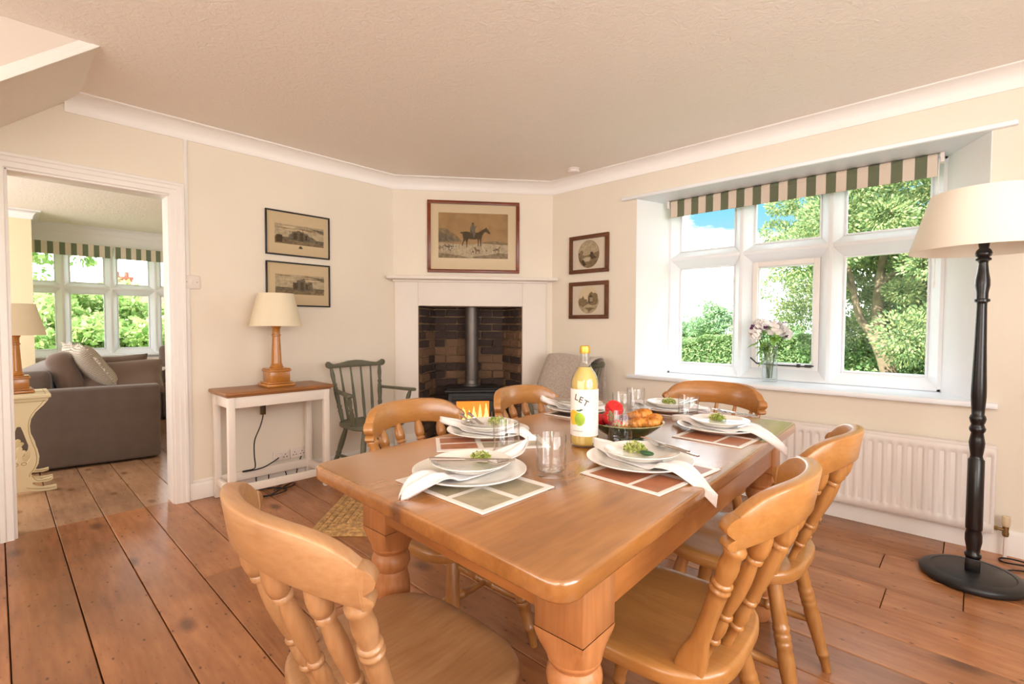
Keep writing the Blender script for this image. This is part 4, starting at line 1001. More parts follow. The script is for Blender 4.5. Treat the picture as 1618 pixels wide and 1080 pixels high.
    for sy in (-1, 1):
        f = 0.60; p0 = LT[1, sy][0].lerp(LT[1, sy][1], f); p1 = LT[-1, sy][0].lerp(LT[-1, sy][1], f)
        b = B(); lathe(b, p0, p1, [(0, .009), (.15, .0125), (.36, .0145), (.37, .0175), (.395, .0175), (.40, .0145), (.5, .0165), (.60, .0145), (.605, .0175), (.63, .0175), (.635, .0145), (.85, .0125), (1, .009)], 12); obj('side_stretcher', b, W['X'], t, ang=60)
    p0 = LT[1, -1][0].lerp(LT[1, -1][1], .60).lerp(LT[-1, -1][0].lerp(LT[-1, -1][1], .60), .5); p1 = LT[1, 1][0].lerp(LT[1, 1][1], .60).lerp(LT[-1, 1][0].lerp(LT[-1, 1][1], .60), .5)
    b = B(); lathe(b, p0, p1, [(0, .010), (.2, .013), (.36, .0145), (.37, .0175), (.40, .0175), (.41, .0145), (.59, .0145), (.60, .0175), (.63, .0175), (.64, .0145), (.8, .013), (1, .010)], 12); obj('cross_stretcher', b, W['Y'], t, ang=60)
    return t
farm_chair('pale pine spindle chair at the near end of the table, its back to the viewer', (-0.900, 0.600, 0), PI/2, 'pale', 1.0, 1.09)
farm_chair('honey pine spindle chair on the left side of the table, nearer the console', (-1.375, 1.150, 0), 0.0)
farm_chair('honey pine spindle chair on the left side of the table, nearer the fireplace', (-1.375, 1.812, 0), 0.0)
farm_chair('dark brown stick-back chair at the far end of the table below the window', (-0.985, 2.33, 0), -PI/2, 'brown', 1.015, 1.12)
farm_chair('honey pine spindle chair on the right side of the table, nearest the viewer', (-0.562, 1.165, 0), PI+0.06)
farm_chair('honey pine spindle chair on the right side of the table, nearer the radiator', (-0.565, 1.745, 0), PI)

# ------------------------------------------------------------------ green armchairs
def windsor(label, loc, rz, group='green painted armchairs'):
    t = thing('armchair', label, 'chair', loc, rz, group); m = M['sage']
    SZ = 0.43
    b = B(); n = 40; rings = []
    for k, z in ((0.97, SZ-0.034), (1, SZ-0.026), (1, SZ-0.008), (0.97, SZ), (0.7, SZ-0.006), (0.3, SZ-0.009)):
        rings.append([b.verts.new((0.205*k*math.copysign(abs(math.cos(a))**.6, math.cos(a)), 0.225*k*math.copysign(abs(math.sin(a))**.6, math.sin(a))*(1.0+0.04*math.cos(a)), z)) for a in [2*PI*i/n for i in range(n)]])
    for A, C in zip(rings, rings[1:]):
        for i in range(n): b.faces.new((A[i], A[(i+1) % n], C[(i+1) % n], C[i]))
    b.faces.new(rings[0][::-1]); b.faces.new(rings[-1]); obj('seat', b, m, t)
    zt = [(-0.262, .872), (-.250, .890), (-.235, .892), (-.215, .878), (-.19, .868), (-.13, .876), (-.06, .890), (0, .894), (.06, .890), (.13, .876), (.19, .868), (.215, .878), (.235, .892), (.250, .890), (.262, .872), (.255, .848), (.235, .838), (.15, .838), (0, .840), (-.15, .838), (-.235, .838), (-.255, .848)]
    b = B()
    prism(b, zt, -0.262, -0.236, axis='X', bev=0.005); 
    for v in b.verts: v.co.x += 0.6*(v.co.y**2)*0.4
    obj('crest_rail', b, m, t)
    for y in (-.135, -.045, .045, .135):
        b = B(); lathe(b, (-0.165, y*0.80, SZ-0.012), (-0.248, y, 0.845), [(0, .0095), (.3, .0125), (.7, .0085), (1, .007)], 10); obj('stick', b, m, t)
    for sg in (-1, 1):
        b = B(); lathe(b, (-0.150, sg*0.165, SZ-0.012), (-0.240, sg*0.215, 0.850), [(0, .013), (.12, .016), (.22, .018), (.25, .014), (.27, .018), (.30, .018), (.32, .014), (.5, .019), (.62, .016), (.64, .012), (.66, .017), (.69, .017), (.71, .012), (.85, .017), (1, .010)], 12); obj('back_post', b, m, t)
        A0 = Vector((-0.195, sg*0.195, 0.665)); A1 = Vector((0.05, sg*0.262, 0.672)); A2 = Vector((0.17, sg*0.275, 0.672))
        b = B(); d = (A2-A0); an = math.atan2(d.y, d.x)
        prism(b, [(0, -.014), (.2, -.017), (.30, -.026), (.36, -.030), (.385, -.018), (.39, 0), (.385, .018), (.36, .030), (.30, .026), (.2, .017), (0, .014)], -0.011, 0.011, bev=0.005, mat=Matrix.Translation(A0) @ Matrix.Rotation(an, 4, 'Z')); obj('arm', b, m, t)
        b = B(); lathe(b, (0.095, sg*0.205, SZ-0.012), (0.135, sg*0.268, 0.664), [(0, .011), (.25, .017), (.4, .019), (.5, .013), (.53, .017), (.57, .017), (.6, .012), (.8, .018), (1, .010)], 12); obj('arm_support', b, m, t)
    L2 = {}
    for sx in (-1, 1):
        for sy in (-1, 1):
            p0 = Vector((sx*0.13, sy*0.14, SZ-0.03)); p1 = Vector((sx*(0.215 if sx > 0 else 0.235), sy*0.215, 0.002)); L2[sx, sy] = (p0, p1)
            b = B(); lathe(b, p0, p1, [(0, .014), (.25, .021), (.45, .021), (.52, .017), (.54, .021), (.57, .021), (.59, .017), (.75, .021), (.84, .014), (.86, .019), (.90, .019), (.92, .013), (1, .016)], 12); obj('leg', b, m, t)
    for sy in (-1, 1):
        b = B(); lathe(b, L2[1, sy][0].lerp(L2[1, sy][1], .6), L2[-1, sy][0].lerp(L2[-1, sy][1], .6), [(0, .009), (.5, .015), (1, .009)], 10); obj('side_stretcher', b, m, t)
    q = [L2[1, s][0].lerp(L2[1, s][1], .6).lerp(L2[-1, s][0].lerp(L2[-1, s][1], .6), .5) for s in (-1, 1)]
    b = B(); lathe(b, q[0], q[1], [(0, .009), (.5, .015), (1, .009)], 10); obj('cross_stretcher', b, m, t)
    return t
windsor('green painted spindle armchair between the console and the fireplace', (-3.42, 2.02, 0), 0.0)
windsor('green painted armchair draped with a grey throw right of the fireplace', (-2.42, 3.14, 0), -PI/2)
# throw over the back of the second armchair
b = B(); NX = 16; path = [(3.095, .46), (3.135, .56), (3.215, .72), (3.300, .86), (3.345, .905), (3.385, .912), (3.425, .900), (3.440, .86), (3.445, .75), (3.45, .60), (3.46, .47)]
rows_ = []
P2 = catmull([(0, p[0], p[1]) for p in path], 4)
for i, p in enumerate(P2):
    rg = []
    for j in range(NX+1):
        u = j/NX; x = -2.70+0.50*u; wv = 0.008*math.sin(u*11+i*0.25)*(1 if i > 18 else .6)
        sl = 0.0
        if i < 17: sl = -0.16*(max(0, 17-i)/17)**1.0*(u**2)         # right front edge slants inwards
        rg.append(b.verts.new((x+sl, p.y+wv-0.012*(i < 18), p.z+0.012-0.012*u+0.006*math.sin(u*7))))
    rows_.append(rg)
for A, C in zip(rows_, rows_[1:]):
    for j in range(NX): b.faces.new((A[j], A[j+1], C[j+1], C[j]))
o = obj('throw_blanket', b, M['throw'], smooth=True, ang=80)
md = o.modifiers.new('thick', 'SOLIDIFY'); md.thickness = 0.012; md.offset = 1
tag(o, 'grey woven throw hung over the back of the green armchair in the corner', 'throw')

# ------------------------------------------------------------------ console table and lamp
t = thing('console_table', 'small white console table with oak top against the wall beside the doorway', 'table', (-3.585, 1.345, 0))
def cpart(name, bm, mat): bmesh.ops.translate(bm, vec=-t.location, verts=bm.verts[:]); return obj(name, bm, mat, t)
bm = B(); box(bm, -3.762, -3.405, 0.985, 1.700, 0.722, 0.745, 0.007, 3); box(bm, -3.750, -3.417, 0.997, 1.688, 0.712, 0.722, 0.003); cpart('tabletop', bm, M['oak_y'])
for x in (-3.735, -3.440):
    for y in (1.025, 1.655):
        bm = B(); box(bm, x-0.020, x+0.020, y-0.020, y+0.020, 0.001, 0.712, 0.003); cpart('leg', bm, M['console'])
for x in (-3.735, -3.440):
    bm = B(); box(bm, x-0.010, x+0.012, 1.045, 1.635, 0.640, 0.712, 0.002); cpart('apron', bm, M['console'])
    bm = B(); box(bm, x-0.010, x+0.012, 1.045, 1.635, 0.085, 0.145 if x < -3.6 else 0.135, 0.002); cpart('stretcher', bm, M['console'])
for y in (1.025, 1.655):
    bm = B(); box(bm, -3.715, -3.460, y-0.010, y+0.012, 0.640, 0.712, 0.002); cpart('apron', bm, M['console'])
    bm = B(); box(bm, -3.715, -3.460, y-0.010, y+0.012, 0.085, 0.135, 0.002); cpart('stretcher', bm, M['console'])
def column_lamp(label, loc, rz, s=1.0):
    t = thing('table_lamp', label, 'lamp', loc, rz, 'column table lamps'); t.scale = (s, s, s)
    b = B(); box(b, -.095, .095, -.095, .095, 0.001, 0.020, 0.004); box(b, -.085, .085, -.085, .085, 0.020, 0.034, 0.008); box(b, -.068, .068, -.068, .068, 0.034, 0.108, 0.003); box(b, -.076, .076, -.076, .076, 0.104, 0.120, 0.006); box(b, -.070, .070, -.070, .070, 0.120, 0.127, 0.003)
    obj('base', b, M['lampwood'], t)
    b = B(); lathe(b, (0, 0, 0.127), (0, 0, 0.440), [(0, .044), (.03, .046), (.055, .040), (.07, .041), (.09, .036), (.12, .0345), (.70, .0260), (.72, .0260), (.73, .031), (.76, .031), (.77, .0255), (.88, .0255), (.93, .032), (.96, .040), (1, .040)], 24); obj('column', b, M['lampwood'], t)
    b = B(); lathe(b, (0, 0, 0.440), (0, 0, 0.50), [(0, .012), (.5, .015), (1, .015)], 12); obj('lamp_holder', b, M['brass'], t)
    b = B(); n = 96
    spin(b, [(0.163, 0.424), (0.164, 0.430), (0.113, 0.648), (0.113, 0.654), (0.109, 0.654), (0.109, 0.648), (0.158, 0.430), (0.163, 0.424)], n, pleat=0.045); sh = obj('lamp_shade', b, M['shade'], t, ang=80)
    b = B()
    for k in range(3): a = 2*PI*k/3; tube(b, [(0.015*math.cos(a), 0.015*math.sin(a), 0.49), (0.155*math.cos(a), 0.155*math.sin(a), 0.44)], 0.002, 6)
    obj('shade_carrier', b, M['brass'], sh)
    return t
column_lamp('turned wooden column lamp with cream pleated shade on the console table', (-3.600, 1.372, 0.745), 0.0)
o = tag(obj('lamp_cord', (lambda b: (tube(b, catmull([(-3.72, 1.30, 0.700), (-3.722, 1.302, 0.66), (-3.717, 1.315, 0.60), (-3.715, 1.318, 0.53), (-3.72, 1.30, 0.45), (-3.725, 1.262, 0.35), (-3.725, 1.258, 0.25), (-3.72, 1.262, 0.165), (-3.71, 1.24, 0.150), (-3.70, 1.175, 0.152), (-3.69, 1.19, 0.149), (-3.70, 1.30, 0.149), (-3.72, 1.38, 0.170), (-3.735, 1.43, 0.190)], 6), 0.0042, 6), b)[1])(B()), M['cable']), 'thin black lamp flex with inline switch hanging behind the console legs', 'cable')
bm = B(); box(bm, -3.735, -3.705, 1.302, 1.336, 0.530, 0.602, 0.005); box(bm, -3.706, -3.700, 1.312, 1.326, 0.555, 0.580, 0.002); obj('inline_switch', bm, M['switchbrown'], o)
bm = B()
for pts in ([(-3.74, 1.60, 0.17), (-3.755, 1.58, 0.10), (-3.75, 1.56, 0.02), (-3.68, 1.50, 0.006), (-3.60, 1.40, 0.006), (-3.50, 1.28, 0.006), (-3.52, 1.18, 0.006), (-3.62, 1.17, 0.006), (-3.67, 1.26, 0.006), (-3.62, 1.38, 0.007), (-3.52, 1.40, 0.009), (-3.47, 1.30, 0.012), (-3.52, 1.20, 0.013), (-3.60, 1.22, 0.013)],
            [(-3.765, 1.285, 0.09), (-3.76, 1.28, 0.05), (-3.74, 1.29, 0.008), (-3.66, 1.34, 0.006), (-3.58, 1.42, 0.006), (-3.62, 1.50, 0.006), (-3.72, 1.50, 0.006)],
            [(-3.76, 1.40, 0.10), (-3.755, 1.42, 0.13), (-3.755, 1.46, 0.12), (-3.75, 1.49, 0.05), (-3.72, 1.46, 0.007), (-3.66, 1.40, 0.007), (-3.56, 1.33, 0.009)],
            [(-3.765, 1.34, 0.10), (-3.76, 1.345, 0.13), (-3.758, 1.36, 0.12), (-3.755, 1.365, 0.05), (-3.70, 1.33, 0.007)]):
    tube(bm, catmull(pts, 6), 0.0042, 6)
tag(obj('power_cables', bm, M['cable']), 'loose loops of black power cable on the boards under the console', 'cable')

# ------------------------------------------------------------------ floor lamp
t = thing('floor_lamp', 'tall black turned floor lamp with wide ivory shade beside the radiator', 'lamp', (0.022, 3.115, 0))
bm = B(); spin(bm, [(0, 0.001), (0.180, 0.001), (0.190, 0.008), (0.193, 0.018), (0.187, 0.032), (0.170, 0.041), (0.150, 0.044), (0.146, 0.041), (0.142, 0.044), (0.03, 0.046), (0, 0.046)], 56); obj('base', bm, M['blackdisc'], t)
bm = B(); box(bm, -.027, .027, -.027, .027, 0.045, 0.106, 0.004)
pr = [(0.106, .026), (0.112, .030), (0.124, .031), (0.130, .024), (0.150, .025), (0.185, .031), (0.215, .031), (0.236, .026), (0.240, .030), (0.246, .031), (0.565, .0295), (0.572, .024), (0.585, .022), (0.615, .026), (0.645, .029), (0.665, .026), (0.690, .022), (0.700, .028), (0.712, .030), (0.720, .026), (0.730, .023), (0.742, .027), (0.758, .030), (0.770, .027), (0.776, .023), (0.800, .024), (0.860, .0275), (0.90, .0270), (1.10, .0215), (1.285, .0180), (1.292, .019), (1.296, .028), (1.306, .028), (1.310, .021), (1.335, .021), (1.370, .0265), (1.395, .0260), (1.430, .0205), (1.470, .0165), (1.480, .018), (1.484, .027), (1.492, .027), (1.498, .020), (1.504, .027), (1.516, .030), (1.530, .026), (1.540, .017), (1.560, .020), (1.575, .020)]
lathe(bm, (0, 0, 0.106), (0, 0, 1.575), [((z-0.106)/(1.575-0.106), r) for z, r in pr], 28); obj('pole', bm, M['black'], t, ang=60)
bm = B(); lathe(bm, (0, 0, 1.575), (0, 0, 1.64), [(0, .016), (1, .016)], 14); obj('lamp_holder', bm, M['brass'], t)
bm = B(); spin(bm, [(0.268, 1.530), (0.270, 1.532), (0.194, 1.792), (0.191, 1.792), (0.266, 1.532), (0.268, 1.530)], 96); sh = obj('lamp_shade', bm, M['shade_white'], t, ang=70)
bm = B()
for k in range(3): a = 2*PI*k/3+.4; tube(bm, [(0.018*math.cos(a), 0.018*math.sin(a), 1.62), (0.19*math.cos(a), 0.19*math.sin(a), 1.785)], 0.002, 6)
obj('shade_carrier', bm, M['brass'], sh)
bm = B(); tube(bm, catmull([(0.085, 3.20, 0.03), (0.12, 3.29, 0.006), (0.17, 3.36, 0.006), (0.26, 3.39, 0.006), (0.42, 3.40, 0.006), (0.30, 3.47, 0.006), (0.19, 3.50, 0.010), (0.125, 3.49, 0.006), (0.14, 3.44, 0.006), (0.24, 3.45, 0.012), (0.40, 3.50, 0.006), (0.7, 3.53, 0.006)], 8), 0.0042, 6)
tag(obj('lamp_cord', bm, M['cable']), 'black flex curling from the floor lamp towards the skirting board', 'cable')

# ------------------------------------------------------------------ jute rug
ra = math.atan2(0.70, 0.714)
RW, RD = 1.20, 0.92
rz_ = Matrix.Translation((-2.673, 1.163, 0)) @ Matrix.Rotation(ra, 4, 'Z')
bm = B(); pitch = 0.042; k = 0
while k*pitch < RD/2-0.02:
    o_ = k*pitch+pitch/2
    loop = [Vector((o_, o_, 0)), Vector((RW-o_, o_, 0)), Vector((RW-o_, RD-o_, 0)), Vector((o_, RD-o_, 0))]
    prof = [(-0.5, 0.002), (-0.5, 0.008), (-0.3, 0.013), (0, 0.015), (0.3, 0.013), (0.5, 0.008), (0.5, 0.002)]
    rings = []
    for i, c in enumerate(loop):
        dx = 1 if i in (0, 3) else -1; dy = 1 if i in (0, 1) else -1
        rings.append([bm.verts.new((c.x+dx*q[0]*pitch, c.y+dy*q[0]*pitch, q[1])) for q in prof])
    for i in range(4):
        A, C = rings[i], rings[(i+1) % 4]
        for j in range(len(prof)-1): bm.faces.new((A[j], A[j+1], C[j+1], C[j]))
    k += 1
bmesh.ops.transform(bm, matrix=rz_, verts=bm.verts[:])
tag(obj('jute_rug', bm, M['jute'], ang=75), 'braided natural jute rug lying askew on the boards before the fireplace', 'rug')

# ------------------------------------------------------------------ tableware
def dinner_plate():
    b = B(); spin(b, [(0, 0.0035), (0.080, 0.0035), (0.085, 0.0), (0.090, 0.001), (0.094, 0.005), (0.120, 0.010), (0.143, 0.0185), (0.146, 0.0205), (0.1455, 0.0222), (0.142, 0.0222), (0.118, 0.0150), (0.096, 0.0100), (0.080, 0.0082), (0, 0.0080)], 64)
    return b
def side_plate():
    b = B(); spin(b, [(0, 0.003), (0.056, 0.003), (0.059, 0.0), (0.063, 0.001), (0.067, 0.005), (0.085, 0.0115), (0.099, 0.0185), (0.1020, 0.0205), (0.1012, 0.0220), (0.097, 0.0212), (0.083, 0.0150), (0.064, 0.0100), (0.050, 0.0085), (0, 0.0082)], 56)
    return b
plates = {}
def put(name, build, mat, loc, rz, label, cat, group, ang=40):
    if name not in plates:
        o = obj(name, build(), mat, ang=ang); plates[name] = o
    else: o = plates[name].copy(); COL.objects.link(o)
    o.location = loc; o.rotation_euler = (0, 0, rz); return tag(o, label, cat, group)
def napkin(bm, c, ang, L0, L1, off, ends, z0, seed):
    """ribbon of folded linen through centre c; ends = (fan width, drop) for the two ends"""
    rr = random.Random(seed); n = 34; mcol = 12; d = Vector((math.cos(ang), math.sin(ang))); p = Vector((-d.y, d.x)); grid = []
    for i in range(n+1):
        s = -L0+(L0+L1)*i/n; side = 0 if s < 0 else 1; L_ = (L0, L1)[side]; fan, drop = ends[side]
        a = abs(s); q = max(0, (a-0.085)/max(0.01, (L_-0.085)))
        wd = (0.046*(1-q)+fan*q)*(1-0.93*max(0, (q-0.45)/0.55)**1.5)
        rim = 0.010*min(1, max(0, (a-0.06)/0.06)); z = z0+rim+0.006*(q > 0)
        if q > 0.35: z -= drop*((q-0.35)/0.65)**1.5
        row = []
        for j in range(mcol+1):
            v = (j/mcol-0.5)*2
            fold = (0.0025+0.0085*q)*math.cos(v*PI*2.2+seed)*(0.35+0.65*min(1, a/0.09))
            cup = -0.004*v*v
            drop2 = -abs(drop)*0.30*q*q*abs(v)
            pt = Vector(c)+d*(s+0.004*q*math.sin(v*3+seed))+p*(off+v*wd)
            row.append(bm.verts.new((pt.x, pt.y, z+fold+cup+drop2)))
        grid.append(row)
    for A, C in zip(grid, grid[1:]):
        for j in range(mcol): bm.faces.new((A[j], A[j+1], C[j+1], C[j]))
def knife_bms():
    h = B(); lathe(h, (0, 0, 0), (0.088, 0, 0.0), [(0, (.003, .006)), (.08, (.0042, .0085)), (.6, (.0038, .0070)), (1, (.003, .0050))], 12, ref=(0, 0, 1))
    bl = B(); prism(bl, [(0.087, -0.005), (0.10, -0.0085), (0.19, -0.0095), (0.205, -0.004), (0.210, 0.004), (0.20, 0.007), (0.087, 0.005)], -0.0008, 0.0008, bev=0.0004, seg=1)
    return h, bl
def fork_bms():
    h = B(); lathe(h, (0, 0, 0), (0.125, 0, 0.0), [(0, (.0018, .006)), (.06, (.0022, .0085)), (.5, (.0022, .0055)), (.85, (.0022, .0035)), (1, (.002, .005))], 12, ref=(0, 0, 1))
    f = B(); prism(f, [(0.122, -0.004), (0.130, -0.009), (0.140, -0.0115), (0.150, -0.012), (0.150, 0.012), (0.140, 0.0115), (0.130, 0.009), (0.122, 0.004)], -0.001, 0.001)
    for k in range(4): y = -0.0100+0.00667*k; prism(f, [(0.149, y-0.0018), (0.194, y-0.0010), (0.194, y+0.0010), (0.149, y+0.0018)], -0.001, 0.001)
    for v in f.verts: v.co.z += 0.009*math.sin(max(0, (v.co.x-0.122)/0.072)*PI)*-0.6+0.004*max(0, (v.co.x-0.122)/0.072)
    return h, f
cut_proto = {}
def cutlery(kind, p0, p1, z0, z1, label):
    d = Vector((p1[0]-p0[0], p1[1]-p0[1], z1-z0)); yaw = math.atan2(d.y, d.x); pitch_ = -math.atan2(d.z, math.hypot(d.x, d.y))
    if kind not in cut_proto:
        t = thing(kind, label, kind, (0, 0, 0), 0, 'table %ss' % ('knive' if kind == 'knife' else kind))
        h, bl = (knife_bms() if kind == 'knife' else fork_bms())
        obj('handle', h, M['steel'], t); obj('blade' if kind == 'knife' else 'fork_head', bl, M['steel'], t); cut_proto[kind] = t
    else: t = copy_thing(cut_proto[kind], label)
    t.location = (p0[0], p0[1], z0); t.rotation_euler = (0, pitch_, yaw); return t
def garnish(seed, wide, cucumber=False):
    rr = np.random.default_rng(seed); b = B()
    for i in range(230):
        a = rr.uniform(0, 2*PI); q = math.sqrt(rr.random())
        x, y = wide*q*math.cos(a), wide*0.75*q*math.sin(a); z = 0.003+0.026*rr.random()*(1-0.6*q*q)
        s = rr.uniform(0.0025, 0.0058); v = [Vector(rr.normal(0, 1, 3)) for _ in range(2)]; u = v[0].normalized(); w_ = (v[1]-u*v[1].dot(u)).normalized()
        c = Vector((x, y, z)); k = [c-u*s*1.3, c-w_*s*.8, c+u*s*1.3, c+w_*s*.8]; k[1] += u.cross(w_)*s*.4; k[3] += u.cross(w_)*s*.4
        b.faces.new([b.verts.new(q_) for q_ in k])
    return b
places = [
 # name, mat corners (near-left->...) centre/axes, plate centre, napkin angle etc
 dict(k='at the near end of the table', mat=((-1.041, .679), (-.724, .679), (-.760, .917)), plate=(-.930, .828), nap=(math.atan2(.433, -.018), 0.212, 0.235, -0.0, ((.055, .026), (.042, -.020))), inlay=('mat_taupe', 'mat_taupe', 'mat_dark'), kn=((-.985, .742), (-.838, .898)), fk=((-.955, .742), (-.810, .905)), g=(-.930, .868), gw=.030),
 dict(k='on the left side nearer the console', mat=((-1.120, 1.321), (-1.334, 1.031), (-1.106, 1.028)), plate=(-1.242, 1.193), nap=(math.atan2(.092, .313), 0.205, 0.185, 0.0, ((.030, -.006), (.024, .030))), inlay=('mat_rust', 'mat_rust', 'mat_taupe'), kn=((-1.395, 1.235), (-1.225, 1.145)), fk=((-1.405, 1.205), (-1.235, 1.115)), g=(-1.235, 1.235), gw=.040),
 dict(k='on the right side nearest the viewer', mat=((-.746, 1.051), (-.512, 1.033), (-.550, 1.347)), plate=(-.669, 1.226), nap=(math.atan2(-.094, .414), 0.185, 0.238, 0.0, ((.026, .002), (.024, .050))), inlay=('mat_rust', 'mat_rust', 'mat_dark'), kn=((-.545, 1.262), (-.735, 1.355)), fk=((-.510, 1.240), (-.690, 1.318)), g=(-.690, 1.240), gw=.034),
 dict(k='on the right side nearer the radiator', mat=((-.764, 1.626), (-.529, 1.621), (-.560, 1.930)), plate=(-.680, 1.835), nap=(math.atan2(-.052, .405), 0.190, 0.235, 0.0, ((.022, .012), (.032, .050))), inlay=('mat_rust', 'mat_rust', 'mat_dark'), kn=((-.585, 1.945), (-.765, 2.020)), fk=((-.570, 1.925), (-.745, 1.995)), g=(-.695, 1.865), gw=.030),
 dict(k='on the left side nearer the fireplace', mat=((-1.366, 1.650), (-1.150, 1.645), (-1.170, 1.950)), plate=(-1.285, 1.800), nap=(math.atan2(-.05, -.2), 0.150, 0.190, 0.0, ((.024, .008), (.034, -.020))), inlay=('mat_dark', 'mat_dark', 'mat_taupe'), kn=((-1.400, 1.770), (-1.205, 1.815)), fk=((-1.395, 1.745), (-1.210, 1.785)), g=(-1.270, 1.810), gw=.028),
 dict(k='at the far end by the window', mat=((-1.110, 1.975), (-.795, 2.000), (-.815, 2.200)), plate=(-1.005, 2.105), nap=(math.atan2(.02, .3), 0.180, 0.185, -.015, ((.030, .012), (.026, .006))), inlay=('mat_rust', 'mat_dark', 'mat_dark'), kn=((-.900, 2.030), (-.925, 2.200)), fk=((-.925, 2.030), (-.950, 2.190)), g=(-1.005, 2.110), gw=.032),
]
ZM = TZ+0.0035
for i, s in enumerate(places):
    a, c, e_ = [Vector(q) for q in s['mat']]
    # rectangle from three corners: a-c edge, c-e edge
    ctr = (a+e_)/2; ux = (c-a); lx = ux.length; ux.normalize(); uy = Vector((-ux.y, ux.x)); ly = abs((e_-c).dot(uy)); ctr = (a+c)/2+uy*(ly/2)*(1 if (e_-c).dot(uy) > 0 else -1)
    rz = math.atan2(ux.y, ux.x)
    t = thing('placemat', 'rectangular patterned placemat under the plates '+s['k'], 'placemat', (ctr.x, ctr.y, TZ), rz, 'placemats')
    bm = B(); box(bm, -lx/2, lx/2, -ly/2, ly/2, 0.0003, 0.0040, 0.0012, 1); obj('mat_board', bm, M['mat_white'], t)
    X, Y = lx/2, ly/2; wide = lx > ly; m0 = 0.022
    for q, nm in ((( -X+m0, X*0.18, -Y+m0*0.6, -Y*0.10), s['inlay'][0]), ((X*0.28, X-m0*0.6, -Y+m0*0.6, -Y*0.10), s['inlay'][1]), ((-X+m0, X*0.18, Y*0.05, Y-m0), s['inlay'][2]), ((X*0.28, X-m0*0.6, Y*0.05, Y-m0), s['inlay'][0])):
        bm = B(); box(bm, q[0], q[1], q[2], q[3], 0.0040, 0.0043); obj('printed_panel', bm, M[nm], t, smooth=False)
    px, py = s['plate']
    put('dinner_plate', dinner_plate, M['china'], (px, py, ZM+0.0012), 0, 'large white dinner plate '+s['k'], 'plate', 'dinner plates')
    na, l0, l1, of, en = s['nap']
    bm = B(); napkin(bm, (px, py), na, l0, l1, of, en, ZM+0.0155, i+1)
    o = obj('napkin', bm, M['linen'], ang=100); md = o.modifiers.new('thick', 'SOLIDIFY'); md.thickness = 0.0022; md.offset = 1
    tag(o, 'folded white linen napkin drawn between the plates '+s['k'], 'napkin', 'linen napkins')
    put('side_plate', side_plate, M['china'], (px+0.004, py+0.002, ZM+0.0225), 0, 'small white side plate stacked on the dinner plate '+s['k'], 'plate', 'side plates')
    zc = ZM+0.0225+0.0255
    cutlery('knife', s['kn'][0], s['kn'][1], zc+0.004, zc-0.001, 'steel table knife laid across the side plate '+s['k'])
    cutlery('fork', s['fk'][0], s['fk'][1], zc+0.003, zc-0.001, 'steel table fork laid across the side plate '+s['k'])
    o = obj('salad_garnish', garnish(i+3, s['gw']), M['greens'], smooth=False, fix=False); o.location = (s['g'][0], s['g'][1], ZM+0.031)
    tag(o, 'pale green salad heap '+s['k'], 'salad', 'salad garnishes')
bm = B(); blob(bm, (-.640, 1.212, ZM+0.041), (.022, .013, .007), 2); tag(obj('cucumber_slice', bm, M['cucumber']), 'dark green leaf folded beside the salad on the plate nearest the right chair', 'vegetable')
# tumblers
def tumbler():
    b = B(); spin(b, [(0, 0.0006), (0.034, 0.0006), (0.0365, 0.004), (0.0385, 0.020), (0.0395, 0.107), (0.0388, 0.1085), (0.0378, 0.107), (0.0362, 0.022), (0.0330, 0.0155), (0.018, 0.0135), (0, 0.0135)], 48); return b
for p, lab in (((-.790, .985), 'clear glass tumbler beside the plate at the near end of the table'), ((-.995, 1.030), 'clear glass tumbler beyond the napkin of the near place setting'), ((-.830, 1.395), 'clear glass tumbler in front of the fruit bowl'), ((-.835, 1.925), 'clear glass tumbler beside the plate nearer the radiator'), ((-1.105, 1.985), 'clear glass tumbler at the far end of the table behind the fruit bowl'), ((-1.075, 1.815), 'clear glass tumbler mostly hidden behind the juice bottle')):
    put('tumbler', tumbler, M['glass'], (p[0], p[1], TZ+0.0005), 0, lab, 'glass', 'glass tumblers', ang=60)
# juice bottle
t = thing('juice_bottle', 'tall glass bottle of cloudy yellow apple juice with gold cap on the table', 'bottle', (-.917, 1.315, TZ))
outp = [(0, 0.0008), (0.038, 0.0008), (0.0435, 0.006), (0.0445, 0.015), (0.0445, 0.196), (0.0435, 0.210), (0.040, 0.223), (0.033, 0.238), (0.0250, 0.249), (0.0200, 0.258), (0.0165, 0.272), (0.0145, 0.290), (0.0135, 0.312)]
bm = B(); spin(bm, outp, 56); M['bottleglass'] = thin_glass('bottle_glass', (0.97, 0.98, 0.96), gain=1.6); obj('bottle_glass', bm, M['bottleglass'], t, ang=60)
bm = B(); spin(bm, [(0, 0.004), (0.036, 0.004), (0.0415, 0.009), (0.0428, 0.016), (0.0428, 0.196), (0.0418, 0.209), (0.038, 0.222), (0.031, 0.237), (0.0232, 0.248), (0.0190, 0.256), (0, 0.256)], 48); obj('juice', bm, M['juice'], t, ang=60)
bm = B(); spin(bm, [(0.0137, 0.300), (0.0165, 0.301), (0.0170, 0.306), (0.0170, 0.317), (0.0160, 0.323), (0.012, 0.3255), (0, 0.326)], 32); obj('cap', bm, M['gold'], t)
bm = B(); fs = spin(bm, [(0.0448, 0.037), (0.0449, 0.0375), (0.0449, 0.1865), (0.0448, 0.187)], 64, a0=math.radians(-150), a1=math.radians(110)); lab = obj('label', bm, M['label'], t, ang=60)
